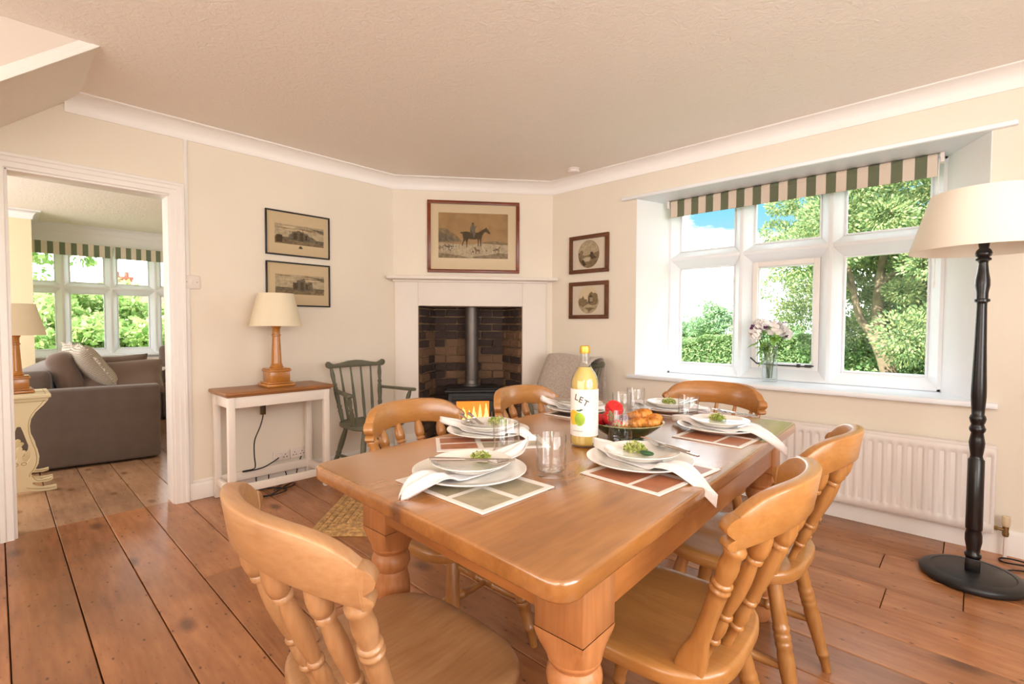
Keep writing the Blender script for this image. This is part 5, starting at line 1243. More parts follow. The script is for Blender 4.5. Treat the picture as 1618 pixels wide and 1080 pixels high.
# direction to the viewer, so that the lettering stands where the photograph shows it
AV = math.atan2(-1.315, 0.917)
def wrap(me, ac, zc, rot=0.0, r=0.0454, depth=0.0):
    b = B(); b.from_mesh(me); bmesh.ops.triangulate(b, faces=b.faces[:]); bmesh.ops.subdivide_edges(b, edges=b.edges[:], cuts=3, use_grid_fill=True); b.to_mesh(me); b.free()
    c, s = math.cos(rot), math.sin(rot)
    for v in me.vertices:
        x, y = v.co.x*c-v.co.y*s, v.co.x*s+v.co.y*c; a = ac+x/r
        v.co = Vector((r*math.cos(a), r*math.sin(a), zc+y))
def glyph(ch, size):
    cu = bpy.data.curves.new('letter', 'FONT'); cu.body = ch; cu.size = size; cu.offset = 0.0005; cu.align_x = 'CENTER'; cu.align_y = 'CENTER'
    tmp = bpy.data.objects.new('letter', cu); COL.objects.link(tmp); bpy.context.view_layer.update()
    me = bpy.data.meshes.new_from_object(tmp.evaluated_get(bpy.context.evaluated_depsgraph_get())); bpy.data.objects.remove(tmp); bpy.data.curves.remove(cu); return me
for ch, da, zc, rot in (('L', -0.60, 0.1610, -0.22), ('E', -0.26, 0.1540, -0.34), ('T', 0.08, 0.1435, -0.46)):
    me = glyph(ch, 0.0275); wrap(me, AV+da, zc, rot); link('letter', me, M['ink'], lab)
def disc(name, mat, ac, zc, rx, rz_, r):
    b = B(); n = 28; c0 = b.verts.new((r*math.cos(ac), r*math.sin(ac), zc)); prev = None
    for f_ in (.2, .4, .6, .8, 1.0):
        ring = [b.verts.new((r*math.cos(ac+f_*rx*math.cos(2*PI*k/n)/r), r*math.sin(ac+f_*rx*math.cos(2*PI*k/n)/r), zc+f_*rz_*math.sin(2*PI*k/n))) for k in range(n)]
        for k in range(n): b.faces.new((c0, ring[k], ring[(k+1) % n]) if prev is None else (prev[k], ring[k], ring[(k+1) % n], prev[(k+1) % n]))
        prev = ring
    return obj(name, b, mat, lab, smooth=False, fix=False)
disc('printed_apple', M['apple_yellow'], AV-0.86, 0.096, 0.023, 0.024, 0.0451); disc('printed_apple', M['apple_green'], AV-0.36, 0.092, 0.0180, 0.0215, 0.0453)
for da, dz, rx, rz_ in ((-0.42, 0.1195, 0.009, 0.0022), (-0.22, 0.1225, 0.006, 0.0022)): disc('printed_leaf', M['cucumber'], AV+da, dz, rx, rz_, 0.0454)
bm = B()
for k in range(16):
    zz = 0.174-0.0058*k; w_ = 0.42 if k % 5 else 0.22
    rg = []
    for q in range(7):
        a = AV+0.62+w_*(q/6)*1.0; rg.append((bm.verts.new((0.0452*math.cos(a), 0.0452*math.sin(a), zz)), bm.verts.new((0.0452*math.cos(a), 0.0452*math.sin(a), zz+0.0016))))
    for A, C in zip(rg, rg[1:]): bm.faces.new((A[0], C[0], C[1], A[1]))
obj('small_print', bm, M['ink_pale'], lab, smooth=False, fix=False)
bm = B(); rg = []
for q in range(9):
    a = AV-0.9+0.8*q/8; rg.append((bm.verts.new((0.0452*math.cos(a), 0.0452*math.sin(a), 0.052)), bm.verts.new((0.0452*math.cos(a), 0.0452*math.sin(a), 0.0555))))
for A, C in zip(rg, rg[1:]): bm.faces.new((A[0], C[0], C[1], A[1]))
obj('small_print', bm, M['ink_pale'], lab, smooth=False, fix=False)
# bowl of fruit and pastries
BC = Vector((-.872, 1.500, TZ))
t = thing('serving_bowl', 'shallow dark green glazed bowl holding strawberries and small pastries', 'bowl', BC)
bm = B(); spin(bm, [(0, 0.003), (0.056, 0.003), (0.058, 0.0008), (0.062, 0.003), (0.064, 0.012), (0.090, 0.026), (0.114, 0.046), (0.124, 0.058), (0.121, 0.0585), (0.110, 0.048), (0.086, 0.032), (0.055, 0.024), (0, 0.023)], 64); obj('bowl_body', bm, M['bowl'], t)
bm = B(); spin(bm, [(0.1235, 0.0572), (0.1290, 0.0600), (0.1290, 0.0622), (0.121, 0.0605), (0.1190, 0.0578), (0.1235, 0.0572)], 64); obj('bowl_rim', bm, M['bowlrim'], t)
BR = (rt.xy).normalized(); BFw = Vector((-BR.y, BR.x))          # directions across and along the table used to lay out the fruit
def bw(u, v, z): q = BC.xy+BR*u+BFw*v; return (q.x, q.y, TZ+z+0.014)
def berry(label, loc, r, tilt, yaw, cutb=False):
    t = thing('strawberry', label, 'strawberry', loc, yaw, 'strawberries'); t.rotation_euler = (tilt, 0, yaw)
    b = B(); spin(b, [(0, -r*1.15), (r*.35, -r*1.02), (r*.72, -r*.55), (r*.98, 0.05*r), (r*.98, r*.38), (r*.75, r*.68), (r*.3, r*.78), (0, r*.74)], 22); obj('fruit', b, M['berry'], t)
    b = B()
    if cutb:
        spin(b, [(0, r*.80), (r*.80, r*.72), (r*.86, r*.62)], 22); obj('cut_face', b, M['berrycut'], t)
    else:
        for k in range(7):
            a = 2*PI*k/7; c, s = math.cos(a), math.sin(a); vs = [b.verts.new((r*.1*c, r*.1*s, r*.83)), b.verts.new((r*.5*c-r*.16*s, r*.5*s+r*.16*c, r*.86)), b.verts.new((r*.95*c, r*.95*s, r*.72)), b.verts.new((r*.5*c+r*.16*s, r*.5*s-r*.16*c, r*.86))]; b.faces.new(vs)
        tube(b, [(0, 0, r*.75), (0.1*r, 0, r*1.1)], r*.07, 6); obj('calyx', b, M['calyx'], t, fix=False)
berry('whole strawberry with green calyx facing out beside the bottle', bw(-.067, -.035, .062), .026, 1.25, math.atan2(BR.y, BR.x)+0.5)
berry('halved strawberry standing highest in the green bowl', bw(-.040, .015, .080), .033, 0.55, math.atan2(BR.y, BR.x)+0.35, True)
berry('strawberry lying low at the left edge of the bowl', bw(-.088, -.010, .050), .022, 1.0, 2.2)
berry('small strawberry at the front left rim of the bowl', bw(-.045, -.068, .046), .018, 1.5, 0.6)
bm = B(); blob(bm, bw(-.006, -.005, .045), (.026, .024, .024), 3); tag(obj('plum', bm, M['plum']), 'dark purple plum in the middle of the green bowl', 'plum')
for lab, (u, v, z), s, yaw in (('golden pastry on top of the pile in the bowl', (.048, -.010, .066), 1.25, 0.2), ('curved golden pastry at the right rim of the bowl', (.084, -.025, .052), 1.2, 0.5), ('golden pastry at the front right of the bowl', (.068, -.050, .048), 1.05, -0.1), ('golden pastry at the front middle of the bowl', (.018, -.062, .050), 1.05, 0.3), ('small golden pastry behind the tumbler at the front left', (-.022, -.066, .044), 0.8, 0.1)):
    b = B(); pts = []; rad = []
    for k in range(15):
        q = k/14*2-1; pts.append((0.036*s*q, 0.014*s*q*q-0.004, 0.004*s*q*q)); rad.append(s*(0.003+0.0155*(1-q*q)**0.7)*(1.0+0.16*math.cos(k*PI)))
    tube(b, pts, rad, 12); o = obj('pastry', b, M['pastry'], ang=80); o.location = bw(u, v, z); o.rotation_euler = (0.15, -0.1, math.atan2(BR.y, BR.x)+yaw)
    tag(o, lab, 'pastry', 'small pastries')
b = B()
for k in range(5): 
    a = k*1.25; blob(b, bw(.016+.012*math.cos(a), .030+.012*math.sin(a), .058+.004*(k % 2)), (.014, .009, .003), 1, mat=Matrix.Rotation(a, 3, 'Z').to_4x4())
tag(obj('mint_sprig', b, M['calyx']), 'green leaf sprig tucked behind the pastries in the bowl', 'herb')

# ------------------------------------------------------------------ vase of flowers on the window board
VX, VY, VZ = -1.060, 3.815, 0.7855
t = thing('flower_vase', 'clear glass vase of white peonies on the dining window board', 'vase', (VX, VY, VZ))
bm = B(); spin(bm, [(0, 0.001), (0.047, 0.001), (0.050, 0.004), (0.050, 0.262), (0.048, 0.264), (0.0468, 0.262), (0.0468, 0.018), (0.040, 0.014), (0, 0.014)], 40); obj('vase_glass', bm, M['vaseglass'], t, ang=60)
bm = B(); spin(bm, [(0, 0.015), (0.045, 0.0185), (0.0455, 0.155), (0, 0.155)], 32); obj('water', bm, M['water'], t, ang=60)
vr = random.Random(4); AX = rt.xy.normalized()
def vp(u, v, z): return (AX.x*u-AX.y*v, AX.y*u+AX.x*v, z)
heads = [(-.050, .015, .400, .058, 'w'), (.030, -.012, .372, .066, 'w'), (.102, .015, .338, .046, 'w'), (-.098, -.01, .335, .048, 'w'), (.062, .03, .405, .026, 'p'), (.085, .012, .412, .022, 'p'), (-.094, .02, .398, .020, 'p'), (-.108, 0, .385, .020, 'p'), (-.085, -.02, .372, .018, 'p'), (-.045, -.04, .388, .018, 'p'), (-.012, .035, .432, .016, 'p'), (.012, .03, .430, .015, 'p'), (.085, -.03, .325, .014, 'p')]
for i, (u, v, z, r, kd) in enumerate(heads):
    u *= 1.18; b = B(); q = vp(u, v, z); tube(b, catmull([vp(u*.15+vr.uniform(-.01, .01), v*.2, .022), vp(u*.25, v*.3, .16), vp(u*.55, v*.6, .27), q], 5), 0.0022, 6)
    st = obj('stem', b, M['stem'], t)
    b = B()
    if kd == 'w':
        rr = random.Random(i)
        for k in range(46):
            th = rr.uniform(0, 2*PI); ph = math.acos(rr.uniform(-0.75, 1)); d = Vector((math.sin(ph)*math.cos(th), math.sin(ph)*math.sin(th), math.cos(ph)*0.82)); c = Vector(q)+d*r*rr.uniform(.45, .92)
            s = r*rr.uniform(.42, .60); x, y, zz, _ = frame_of((0, 0, 0), d+Vector((rr.uniform(-.5, .5), rr.uniform(-.5, .5), rr.uniform(-.5, .5))))
            ce = b.verts.new(c-zz*s*.18); rg = [b.verts.new(c+x*s*math.cos(a)*(1+.15*math.sin(3*a))+y*s*math.sin(a)*.85+zz*s*.22*math.sin(2*a)) for a in [2*PI*m/9 for m in range(9)]]
            for m in range(9): b.faces.new((ce, rg[m], rg[(m+1) % 9]))
        obj('bloom', b, M['petal'], st, fix=False, ang=180)
    else:
        rr = random.Random(i)
        r *= 1.25
        for k in range(9): blob(b, Vector(q)+Vector((rr.uniform(-r, r)*.6, rr.uniform(-r, r)*.6, rr.uniform(-r, r)*.4)), (r*.32, r*.32, r*.26), 1)
        obj('bloom', b, M['purple'], st)
for i in range(40):
    a = vr.uniform(0, 2*PI); z = vr.uniform(.23, .37) if i > 7 else vr.uniform(.14, .24); rad = vr.uniform(.03, .10)*(1 if z > .26 else .45)
    c = Vector(vp(rad*math.cos(a), rad*math.sin(a)*.6, z)); L_ = vr.uniform(.042, .072); d = Vector((math.cos(a)*AX.x, math.cos(a)*AX.y+.2*math.sin(a), vr.uniform(-.6, .3))).normalized()
    x, y, zz, _ = frame_of((0, 0, 0), d); sd = d.cross(Vector((0, 0, 1))).normalized()
    b = B(); pts = [(-.1, 0), (.15, .26), (.45, .36), (.75, .24), (1.1, 0)]; mid = [b.verts.new(c+d*(p_*L_)+Vector((0, 0, -.25*p_*p_*L_))) for p_, w_ in pts]
    for sg in (-1, 1):
        sidev = [mid[k] if pts[k][1] == 0 else b.verts.new(mid[k].co+sd*(sg*pts[k][1]*L_)+Vector((0, 0, .1*L_))) for k in range(5)]
        for k in range(4):
            vs = []
            for q in (mid[k], mid[k+1], sidev[k+1], sidev[k]):
                if q not in vs: vs.append(q)
            b.faces.new(vs if sg > 0 else vs[::-1])
    obj('leaf', b, M['vleaf'], t, fix=False)

# ------------------------------------------------------------------ lounge furniture
def cushion(name, label, cat, loc, size, rot, mat, group=None, fringe=False, pin=0.55):
    """square scatter cushion: thin at the seams, pinched corners; size=(half w, half h, half thickness)"""
    b = B(); n = 18; top, bot = [], []
    for i in range(n+1):
        ra_, rb_ = [], []
        for j in range(n+1):
            u, v = 2*i/n-1, 2*j/n-1; h = max(0, (1-u**4))**pin*max(0, (1-v**4))**pin
            k = 1-0.07*(1-abs(u))*abs(v)-0.0; k2 = 1-0.07*(1-abs(v))*abs(u)
            x, y = u*size[0]*k2, v*size[1]*k
            wob = 0.05*math.sin(3*u+2*v)+0.04*math.sin(5*v-2*u)
            ra_.append(b.verts.new((x, y, size[2]*h*(1+wob))))
            rb_.append(ra_[-1] if (i in (0, n) or j in (0, n)) else b.verts.new((x, y, -size[2]*h*(1-wob))))
        top.append(ra_); bot.append(rb_)
    for i in range(n):
        for j in range(n):
            b.faces.new((top[i][j], top[i+1][j], top[i+1][j+1], top[i][j+1])); 
            q = (bot[i][j], bot[i][j+1], bot[i+1][j+1], bot[i+1][j])
            try: b.faces.new(q)
            except ValueError: pass
    o = obj(name, b, mat, ang=75); o.location = loc; o.rotation_euler = rot; tag(o, label, cat, group)
    if fringe:
        b = B(); rr = random.Random(2)
        for k in range(150):
            s = k/150*4; e_ = int(s); f_ = (s-e_)*2-1
            x, y = ((f_, -1), (1, f_), (-f_, 1), (-1, -f_))[e_]; q = Vector((x*size[0]*0.985, y*size[1]*0.985, 0)); d = Vector((x if abs(x) > .98 else 0, y if abs(y) > .98 else 0, 0)).normalized()
            e2 = q+d*rr.uniform(.02, .035)+Vector((rr.uniform(-.012, .012), rr.uniform(-.012, .012), rr.uniform(-.012, .012))); sd = Vector((-d.y, d.x, 0))*.006
            b.faces.new([b.verts.new(q-sd), b.verts.new(q+sd), b.verts.new(e2+sd*.5), b.verts.new(e2-sd*.5)])
        obj('fringe', b, M['fringe'], o, smooth=False, fix=False)
    return o
SA = math.radians(81.4)
t = thing('sofa', 'brown loose-covered sofa seen end-on through the doorway', 'sofa', (-5.333, 0.186, 0), SA)
for y in (0.0, 1.74):
    bm = B(); box(bm, -0.13, 0.815, y, y+0.16, 0.018, 0.652, 0.028, 4)
    bmesh.ops.subdivide_edges(bm, edges=bm.edges[:], cuts=2, use_grid_fill=True)
    for v in bm.verts: v.co.y += 0.004*math.sin(v.co.x*9+v.co.z*13)+0.006*(0.4-v.co.z)*(1 if y == 0 else -1)*-0.5
    obj('arm', bm, M['sofa'], t, ang=60)
bm = B(); box(bm, -0.14, 0.10, 0.10, 1.80, 0.02, 0.80, 0.05, 4); obj('back', bm, M['sofa'], t)
bm = B(); box(bm, 0.0, 0.80, 0.12, 1.78, 0.02, 0.30, 0.02, 2); obj('seat_base', bm, M['sofa'], t)
for y0, y1 in ((0.17, 0.945), (0.955, 1.73)):
    bm = B(); box(bm, 0.10, 0.80, y0, y1, 0.305, 0.455, 0.05, 4); obj('seat_cushion', bm, M['sofa'], t)
    bm = B(); box(bm, -0.09, 0.09, -(y1-y0)/2, (y1-y0)/2, -0.25, 0.25, 0.08, 5, mat=Matrix.Translation((0.20, (y0+y1)/2, 0.70)) @ Matrix.Rotation(-0.33, 4, 'Y')); obj('back_cushion', bm, M['cush_brown'], t)
def sofaloc(x, y, z): c, s = math.cos(SA), math.sin(SA); return (-5.333+x*c-y*s, 0.186+x*s+y*c, z)
cushion('scatter_cushion', 'grey-beige patterned fringed cushion leaning against the sofa back', 'cushion', sofaloc(0.345, 0.36, 0.79), (0.245, 0.245, 0.085), (0.0, 0.0, 0.0), M['knit'], 'scatter cushions', True)
o = bpy.data.objects['scatter_cushion']; o.rotation_euler = (Matrix.Rotation(SA, 3, 'Z') @ Matrix.Rotation(0.35, 3, 'Z') @ Matrix.Rotation(math.radians(58), 3, 'Y')).to_euler()
cushion('scatter_cushion', 'plain brown cushion lying along the near arm of the sofa', 'cushion', sofaloc(0.55, 0.28, 0.685), (0.31, 0.20, 0.075), (Matrix.Rotation(SA, 3, 'Z') @ Matrix.Rotation(math.radians(48), 3, 'X') @ Matrix.Rotation(-0.10, 3, 'Y')).to_euler(), M['cush_brown'], 'scatter cushions')
cushion('scatter_cushion', 'plain brown cushion against the far arm of the sofa', 'cushion', sofaloc(0.53, 1.58, 0.66), (0.24, 0.20, 0.075), (Matrix.Rotation(SA, 3, 'Z') @ Matrix.Rotation(math.radians(-62), 3, 'X') @ Matrix.Rotation(-0.15, 3, 'Y')).to_euler(), M['cush_brown'], 'scatter cushions')
t = thing('armchair', 'brown upholstered armchair with white throw half hidden by the door frame', 'chair', (-7.50, 1.78, 0), math.radians(-20))
for y in (-0.42, 0.28):
    bm = B(); box(bm, -0.38, 0.40, y, y+0.14, 0.03, 0.60, 0.03, 3); obj('arm', bm, M['sofa'], t)
bm = B(); box(bm, -0.45, -0.22, -0.40, 0.40, 0.03, 0.90, 0.06, 4); obj('back', bm, M['sofa'], t)
bm = B(); box(bm, -0.25, 0.38, -0.28, 0.28, 0.03, 0.45, 0.04, 3); obj('seat_cushion', bm, M['sofa'], t)
bm = B(); box(bm, -0.15, 0.32, -0.445, -0.255, 0.602, 0.620, 0.008, 2); box(bm, -0.15, 0.32, -0.445, -0.425, 0.25, 0.61, 0.006, 2)
o = obj('throw_blanket', bm, M['white_throw']); o.location = (-7.50, 1.78, 0); o.rotation_euler = (0, 0, math.radians(-20)); tag(o, 'white throw folded over the arm of the far armchair', 'throw')
cushion('scatter_cushion', 'patterned cushion propped on the far armchair', 'cushion', (-7.45, 1.66, 0.66), (0.20, 0.20, 0.07), (math.radians(70), 0, math.radians(60)), M['knit'], 'scatter cushions')
# cream side table with pierced scroll ends
t = thing('side_table', 'cream painted side table with pierced scroll ends beside the sofa', 'table', (-4.905, 0.098, 0))
bm = B(); prism(bm, [(-0.215, -0.20), (0.215, -0.20), (0.215, 0.165), (-0.215, 0.165)], 0.665, 0.690, bev=0.006); obj('tabletop', bm, M['cream_table'], t)
bm = B()
for q in ((-.19, .19, -.172, -.169), (-.19, .19, .137, .140), (-.19, -.187, -.169, .137), (.187, .19, -.169, .137)): box(bm, q[0], q[1], q[2], q[3], 0.6895, 0.6906)
obj('top_line', bm, [M['goldline']], t, smooth=False)
half = [(0.155, 0.665), (0.150, 0.645), (0.125, 0.61), (0.085, 0.565), (0.062, 0.52), (0.055, 0.475), (0.058, 0.42), (0.072, 0.36), (0.090, 0.305), (0.098, 0.255), (0.093, 0.205), (0.075, 0.165), (0.055, 0.140), (0.052, 0.118), (0.075, 0.100), (0.105, 0.090), (0.140, 0.092), (0.160, 0.096), (0.160, 0.076), (0.130, 0.068), (0.085, 0.072), (0.062, 0.078), (0.060, 0.066), (0.075, 0.048), (0.105, 0.036), (0.150, 0.034), (0.182, 0.036), (0.184, 0.004), (0.140, 0.002), (0.085, 0.010), (0.045, 0.020), (0.0, 0.022)]
outline = half+[(-y, z) for y, z in half[::-1][1:]]
hole = [(0.0, 0.475), (0.010, 0.472), (0.022, 0.43), (0.034, 0.38), (0.047, 0.33), (0.056, 0.285), (0.052, 0.245), (0.036, 0.222), (0.016, 0.236), (0.010, 0.262), (0.024, 0.285), (0.014, 0.305), (0.0, 0.335)]
hole = hole+[(-y, z) for y, z in hole[::-1][1:-1]]
for x in (0.165, -0.165):
    b = B(); loops = []
    for poly in (outline, hole):
        vs = [b.verts.new((x-0.011, y, z)) for y, z in poly]; loops.append(vs)
        for i in range(len(vs)): b.edges.new((vs[i], vs[(i+1) % len(vs)]))
    bmesh.ops.triangle_fill(b, use_beauty=True, edges=b.edges[:])
    ex = bmesh.ops.extrude_face_region(b, geom=b.faces[:]); bmesh.ops.translate(b, vec=(0.022, 0, 0), verts=[v for v in ex['geom'] if isinstance(v, bmesh.types.BMVert)])
    pn = obj('end_panel', b, M['cream_table'], t, ang=30)
    b = B()
    for sg in (-1, 1):
        tube(b, catmull([(x+0.0115, sg*y*0.86, z) for y, z in half[1:14]], 3), 0.0016, 5); tube(b, catmull([(x+0.0115, sg*y, z) for y, z in ((.06, .125), (.08, .088), (.12, .082), (.155, .085))], 4), 0.0016, 5); tube(b, catmull([(x+0.0115, sg*y, z) for y, z in ((.03, .045), (.08, .03), (.13, .020), (.175, .021))], 4), 0.0016, 5)
        tube(b, [(x+0.0115, sg*(0.020+0.012*math.cos(a)), 0.215+0.010*math.sin(a)) for a in [2*PI*k/14 for k in range(14)]], 0.0016, 5, closed=True)
    tube(b, [(x+0.0115, -0.14, 0.640), (x+0.0115, 0.14, 0.640)], 0.0016, 5)
    obj('painted_line', b, M['goldline'], pn)
    b = B()
    for cy, cz, r in ((0, .318, .017), (-.019, .296, .014), (.019, .296, .014), (0, .286, .014)): blob(b, (x, cy, cz), (.010, r, r), 2)
    obj('trefoil', b, M['cream_table'], pn)
bm = B(); box(bm, -0.155, 0.155, -0.012, 0.012, 0.155, 0.185, 0.003); obj('stretcher', bm, M['cream_table'], t)
column_lamp('matching wooden column lamp on the cream side table in the lounge', (-4.90, 0.095, 0.692), 0.0, 0.96)

# ------------------------------------------------------------------ outdoors
bm = B(); box(bm, -60, 40, 4.3, 80, -0.6, -0.25); box(bm, -60, -9.2, -40, 4.3, -0.6, -0.25); struct(obj('ground', bm, M['grass'], smooth=False))
def leaves(name, centres, size, mat, parent, seed, aspect=0.6):
    r = np.random.default_rng(seed); n = len(centres)
    u = r.normal(size=(n, 3)); u /= np.linalg.norm(u, axis=1)[:, None]
    v = r.normal(size=(n, 3)); v -= u*(u*v).sum(1)[:, None]; v /= np.linalg.norm(v, axis=1)[:, None]
    s = size*r.uniform(0.6, 1.3, n)[:, None]
    co = np.stack([centres-u*s, centres-v*s*aspect, centres+u*s, centres+v*s*aspect], 1).reshape(-1, 3).astype(np.float32)
    me = bpy.data.meshes.new(name); me.vertices.add(4*n); me.vertices.foreach_set('co', co.ravel()); me.loops.add(4*n); me.loops.foreach_set('vertex_index', np.arange(4*n, dtype=np.int32))
    me.polygons.add(n); me.polygons.foreach_set('loop_start', np.arange(0, 4*n, 4, dtype=np.int32)); me.polygons.foreach_set('loop_total', np.full(n, 4, np.int32)); me.update(calc_edges=True)
    o = link(name, me, mat, parent); o['kind'] = 'stuff'; return o
def clumps(r, cents, rad, per):
    k = len(cents); c = np.repeat(np.asarray(cents), per, 0); d = r.normal(size=(k*per, 3)); d /= np.linalg.norm(d, axis=1)[:, None]
    rr_ = np.repeat(rad if hasattr(rad, '__len__') else np.full(k, rad), per)[:, None]*(r.uniform(0.25, 1, (k*per, 1))**0.5)
    return c+d*rr_*np.array([1, 1, .75])
def tree(label, loc, trunk, cents, rad, per, size, mat, seed, group=None):
    t = thing('tree', label, 'tree', loc, 0, group); r = np.random.default_rng(seed)
    for pts, rads in trunk:
        b = B(); cp = catmull(pts, 4); n = len(cp); tube(b, cp, [np.interp(i/(n-1), np.linspace(0, 1, len(rads)), rads) for i in range(n)], 12); obj('trunk', b, M['bark'], t, ang=80)
    leaves('crown', clumps(r, cents, rad, per), size, mat, t, seed)
    return t
r = np.random.default_rng(5)
# big garden tree with a forked trunk
cents = []
while len(cents) < 270:
    x, y, z = r.uniform(-3.4, 4.0), r.uniform(-2.2, 2.5), r.uniform(0.9, 7.0)
    edge = -4.15*(14+y)/14+1.36+0.55+0.45*math.sin(z*2.3+y)+0.45*max(0, 2.4-z)
    if x < edge: continue
    if z < 1.9 and x < -1.0 and r.random() < 0.6: continue
    if y < 0.3 and z < 2.9 and -1.15 < x < 0.15: continue
    cents.append((x, y, z))
tree('large leafy garden tree with a forked trunk outside the dining window', (-1.36, 14.0, -0.25),
     [([(0, 0, 0), (-.05, 0, .5), (-.15, .0, 1.0), (-.27, .05, 1.6), (-.25, .1, 2.6), (-.1, .2, 4.2)], (.20, .15, .13, .12, .09, .04)), ([(-.06, -.03, .25), (-.20, -.05, .80), (-.40, -.06, 1.3), (-.62, -.05, 1.7), (-.80, -.1, 2.6), (-1.1, -.1, 3.6)], (.11, .10, .09, .08, .06, .03)),
      ([(-.72, -.1, 2.2), (-1.1, -.3, 2.8), (-1.7, -.4, 3.2), (-2.3, -.5, 3.4)], (.05, .04, .03, .015)), ([(-.25, .1, 2.4), (.5, 0, 3.1), (1.3, -.2, 3.6)], (.07, .05, .03))],
     cents, r.uniform(.38, .72, 270), 950, .036, M['leaf_tree'], 6)
cents = [(r.uniform(-2.6, 5.2), r.uniform(-1.0, 1.0), r.uniform(0.2, 4.6)) for _ in range(150)]
tree('dense dark green tree filling the view behind the forked trunk', (-0.3, 17.8, -0.25), [([(0, 0, 0), (.1, 0, 1.5), (0, .1, 3.5)], (.16, .13, .06))], cents, r.uniform(.5, .85, 150), 700, .055, M['leaf_tree'], 7, )
def bush(name, label, cat, loc, ext, n, size, mat, seed, group=None):
    rr = np.random.default_rng(seed); t = thing(name, label, cat, loc, 0, group)
    p = rr.uniform(-1, 1, (n, 3)); p[:, :2] *= np.array(ext[:2]); hh = ext[2]*(0.86+0.10*np.sin(p[:, 0]*2.3+seed)+0.06*np.sin(p[:, 0]*6.1)); p[:, 2] = np.where(rr.random(n) < .55, hh*rr.uniform(.9, 1.02, n), hh*rr.uniform(0.02, 1, n))
    f = rr.random(n) < .6; p[:, 1] = np.where(f, -ext[1]*rr.uniform(.85, 1.05, n), p[:, 1])
    leaves('foliage', p, size, mat, t, seed)
    b = B()
    for k in range(14):
        x = rr.uniform(-1, 1)*ext[0]; tube(b, [(x, 0, 0), (x+rr.uniform(-.15, .15), rr.uniform(-.2, .2), ext[2]*.5), (x+rr.uniform(-.3, .3), rr.uniform(-.3, .3), ext[2]*.8)], [.03, .02, .008], 6)
    o = obj('stems', b, M['bark'], t); o['kind'] = 'stuff'; return t
bush('hedge', 'clipped green hedge running along the garden beyond the dining window', 'hedge', (-6.4, 18.6, -0.35), (3.8, .8, 1.24), 42000, .055, M['leaf_hedge'], 2)
bush('shrub', 'dark leafy shrub at the foot of the forked garden tree', 'shrub', (-.4, 15.4, -0.3), (3.0, .7, 1.25), 28000, .055, M['leaf_hedge'], 3, 'garden shrubs')
bush('shrub', 'low green shrubs in front of the forked tree trunk', 'shrub', (-.6, 12.8, -0.35), (2.0, .35, .50), 10000, .042, M['leaf_hedge'], 9, 'garden shrubs')
rr = np.random.default_rng(8)
cents = [(rr.normal(0, .85), rr.normal(0, .7), 1.9+rr.normal(0, .62)) for _ in range(60)]
tree('round-topped tree far across the field, tallest above the hedge', (-15.3, 40, -0.3), [([(0, 0, 0), (0, 0, 1.2), (.1, 0, 2)], (.2, .16, .1))], cents, rr.uniform(.4, .7, 60), 130, .10, M['leaf_far'], 12, 'far field trees')
cents = [(rr.uniform(-3.0, 3.0), rr.normal(0, .7), .35+rr.uniform(0, 1.35)) for _ in range(70)]
tree('lower pale tree line far across the field left of the round tree', (-19.2, 42, -0.3), [([(0, 0, 0), (0, 0, 1), (.1, 0, 1.5)], (.2, .16, .1))], cents, rr.uniform(.4, .6, 70), 130, .10, M['leaf_far'], 13, 'far field trees')
cents = [(rr.uniform(-2.2, 2.6), rr.normal(0, .6), .2+rr.uniform(0, 1.1)) for _ in range(50)]
tree('lower pale tree line far across the field right of the round tree', (-11.6, 41, -0.3), [([(0, 0, 0), (0, 0, 1), (.1, 0, 1.5)], (.2, .16, .1))], cents, rr.uniform(.4, .6, 50), 130, .10, M['leaf_far'], 14, 'far field trees')
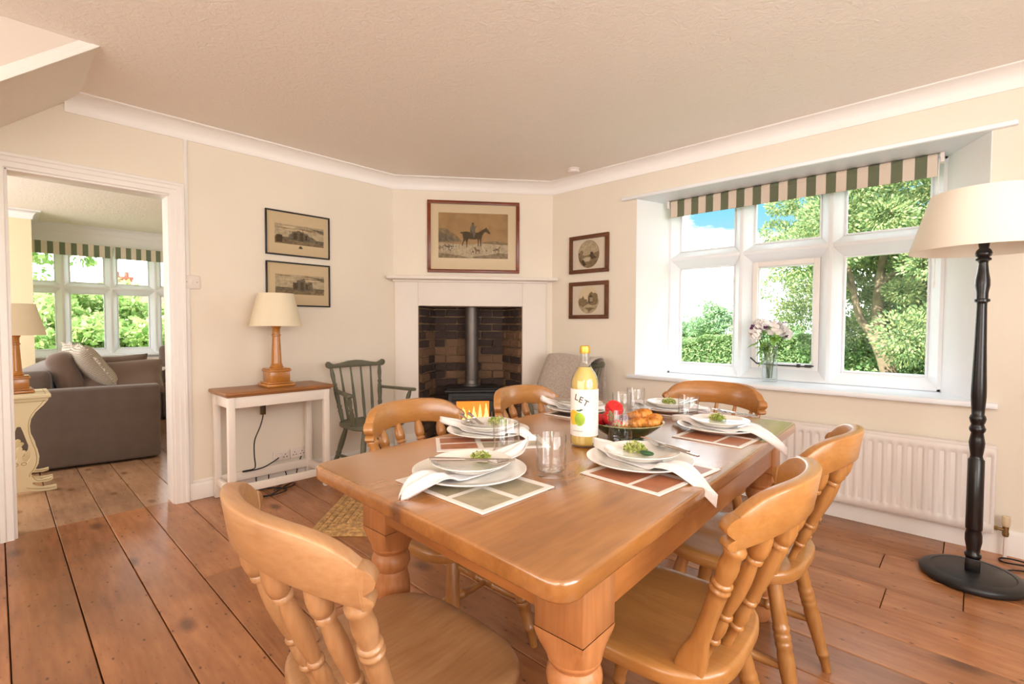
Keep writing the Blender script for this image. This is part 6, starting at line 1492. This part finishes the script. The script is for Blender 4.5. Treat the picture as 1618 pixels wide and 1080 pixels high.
# outside the lounge bay
for k, (y, ex, h, lab) in enumerate(((0.3, 2.2, 2.35, 'bright green bush outside the left of the far lounge window'), (3.2, 1.7, 2.0, 'bright green bush outside the right of the far lounge window'), (1.8, 3.0, 1.5, 'low leafy bush below the far lounge window'))):
    rr = np.random.default_rng(40+k); hh = 60
    cents = [(rr.normal(0, .7), rr.uniform(-ex, ex), rr.uniform(0.1, h)) for _ in range(90)]
    t = thing('shrub', lab, 'shrub', (-15.5-1.5*(k < 2), y, -0.25), 0, 'lounge window shrubs')
    leaves('foliage', clumps(rr, cents, rr.uniform(.3, .55, 90), 190), .085, M['leaf_bush'], t, 50+k)
    b = B()
    for q in range(8): a = rr.uniform(-ex, ex); tube(b, [(0, a, 0), (rr.uniform(-.2, .2), a+.1, h*.5), (rr.uniform(-.3, .3), a+rr.uniform(-.2, .2), h*.85)], [.04, .025, .01], 6)
    o = obj('stems', b, M['bark'], t); o['kind'] = 'stuff'
rr = np.random.default_rng(61)
cents = [(rr.normal(0, .8), rr.normal(0, 1.2), 4.2+rr.normal(0, 1.0)) for _ in range(70)]
tree('loose leafy tree against the sky outside the lounge window', (-20, -0.2, -0.25), [([(0, 0, 0), (.1, .1, 2), (0, .2, 4.5)], (.2, .15, .05))], cents, rr.uniform(.5, .8, 70), 70, .12, M['leaf_bush'], 62)
t = thing('house', 'distant red brick house with chimney beyond the lounge window shrubs', 'house', (-42, 6.0, -0.3))
bm = B(); box(bm, -3, 3, -2.6, 5, 0, 2.6); obj('wall', bm, M['redbrick'], t, smooth=False)
bm = B(); prism(bm, [(-3.3, 2.6), (3.3, 2.6), (0, 3.7)], -2.9, 5.3, axis='Y'); obj('roof', bm, M['roof'], t, smooth=False)
bm = B(); box(bm, -.4, .4, -.5, .5, 2.9, 4.5); box(bm, -.46, .46, -.56, .56, 4.5, 4.65)
ck = obj('chimney_stack', bm, M['redbrick'], t, smooth=False)
for y in (-.25, .25):
    bm = B(); lathe(bm, (0, y, 4.65), (0, y, 5.0), [(0, .14), (1, .11)], 10); obj('chimney_pot', bm, M['roof'], ck)
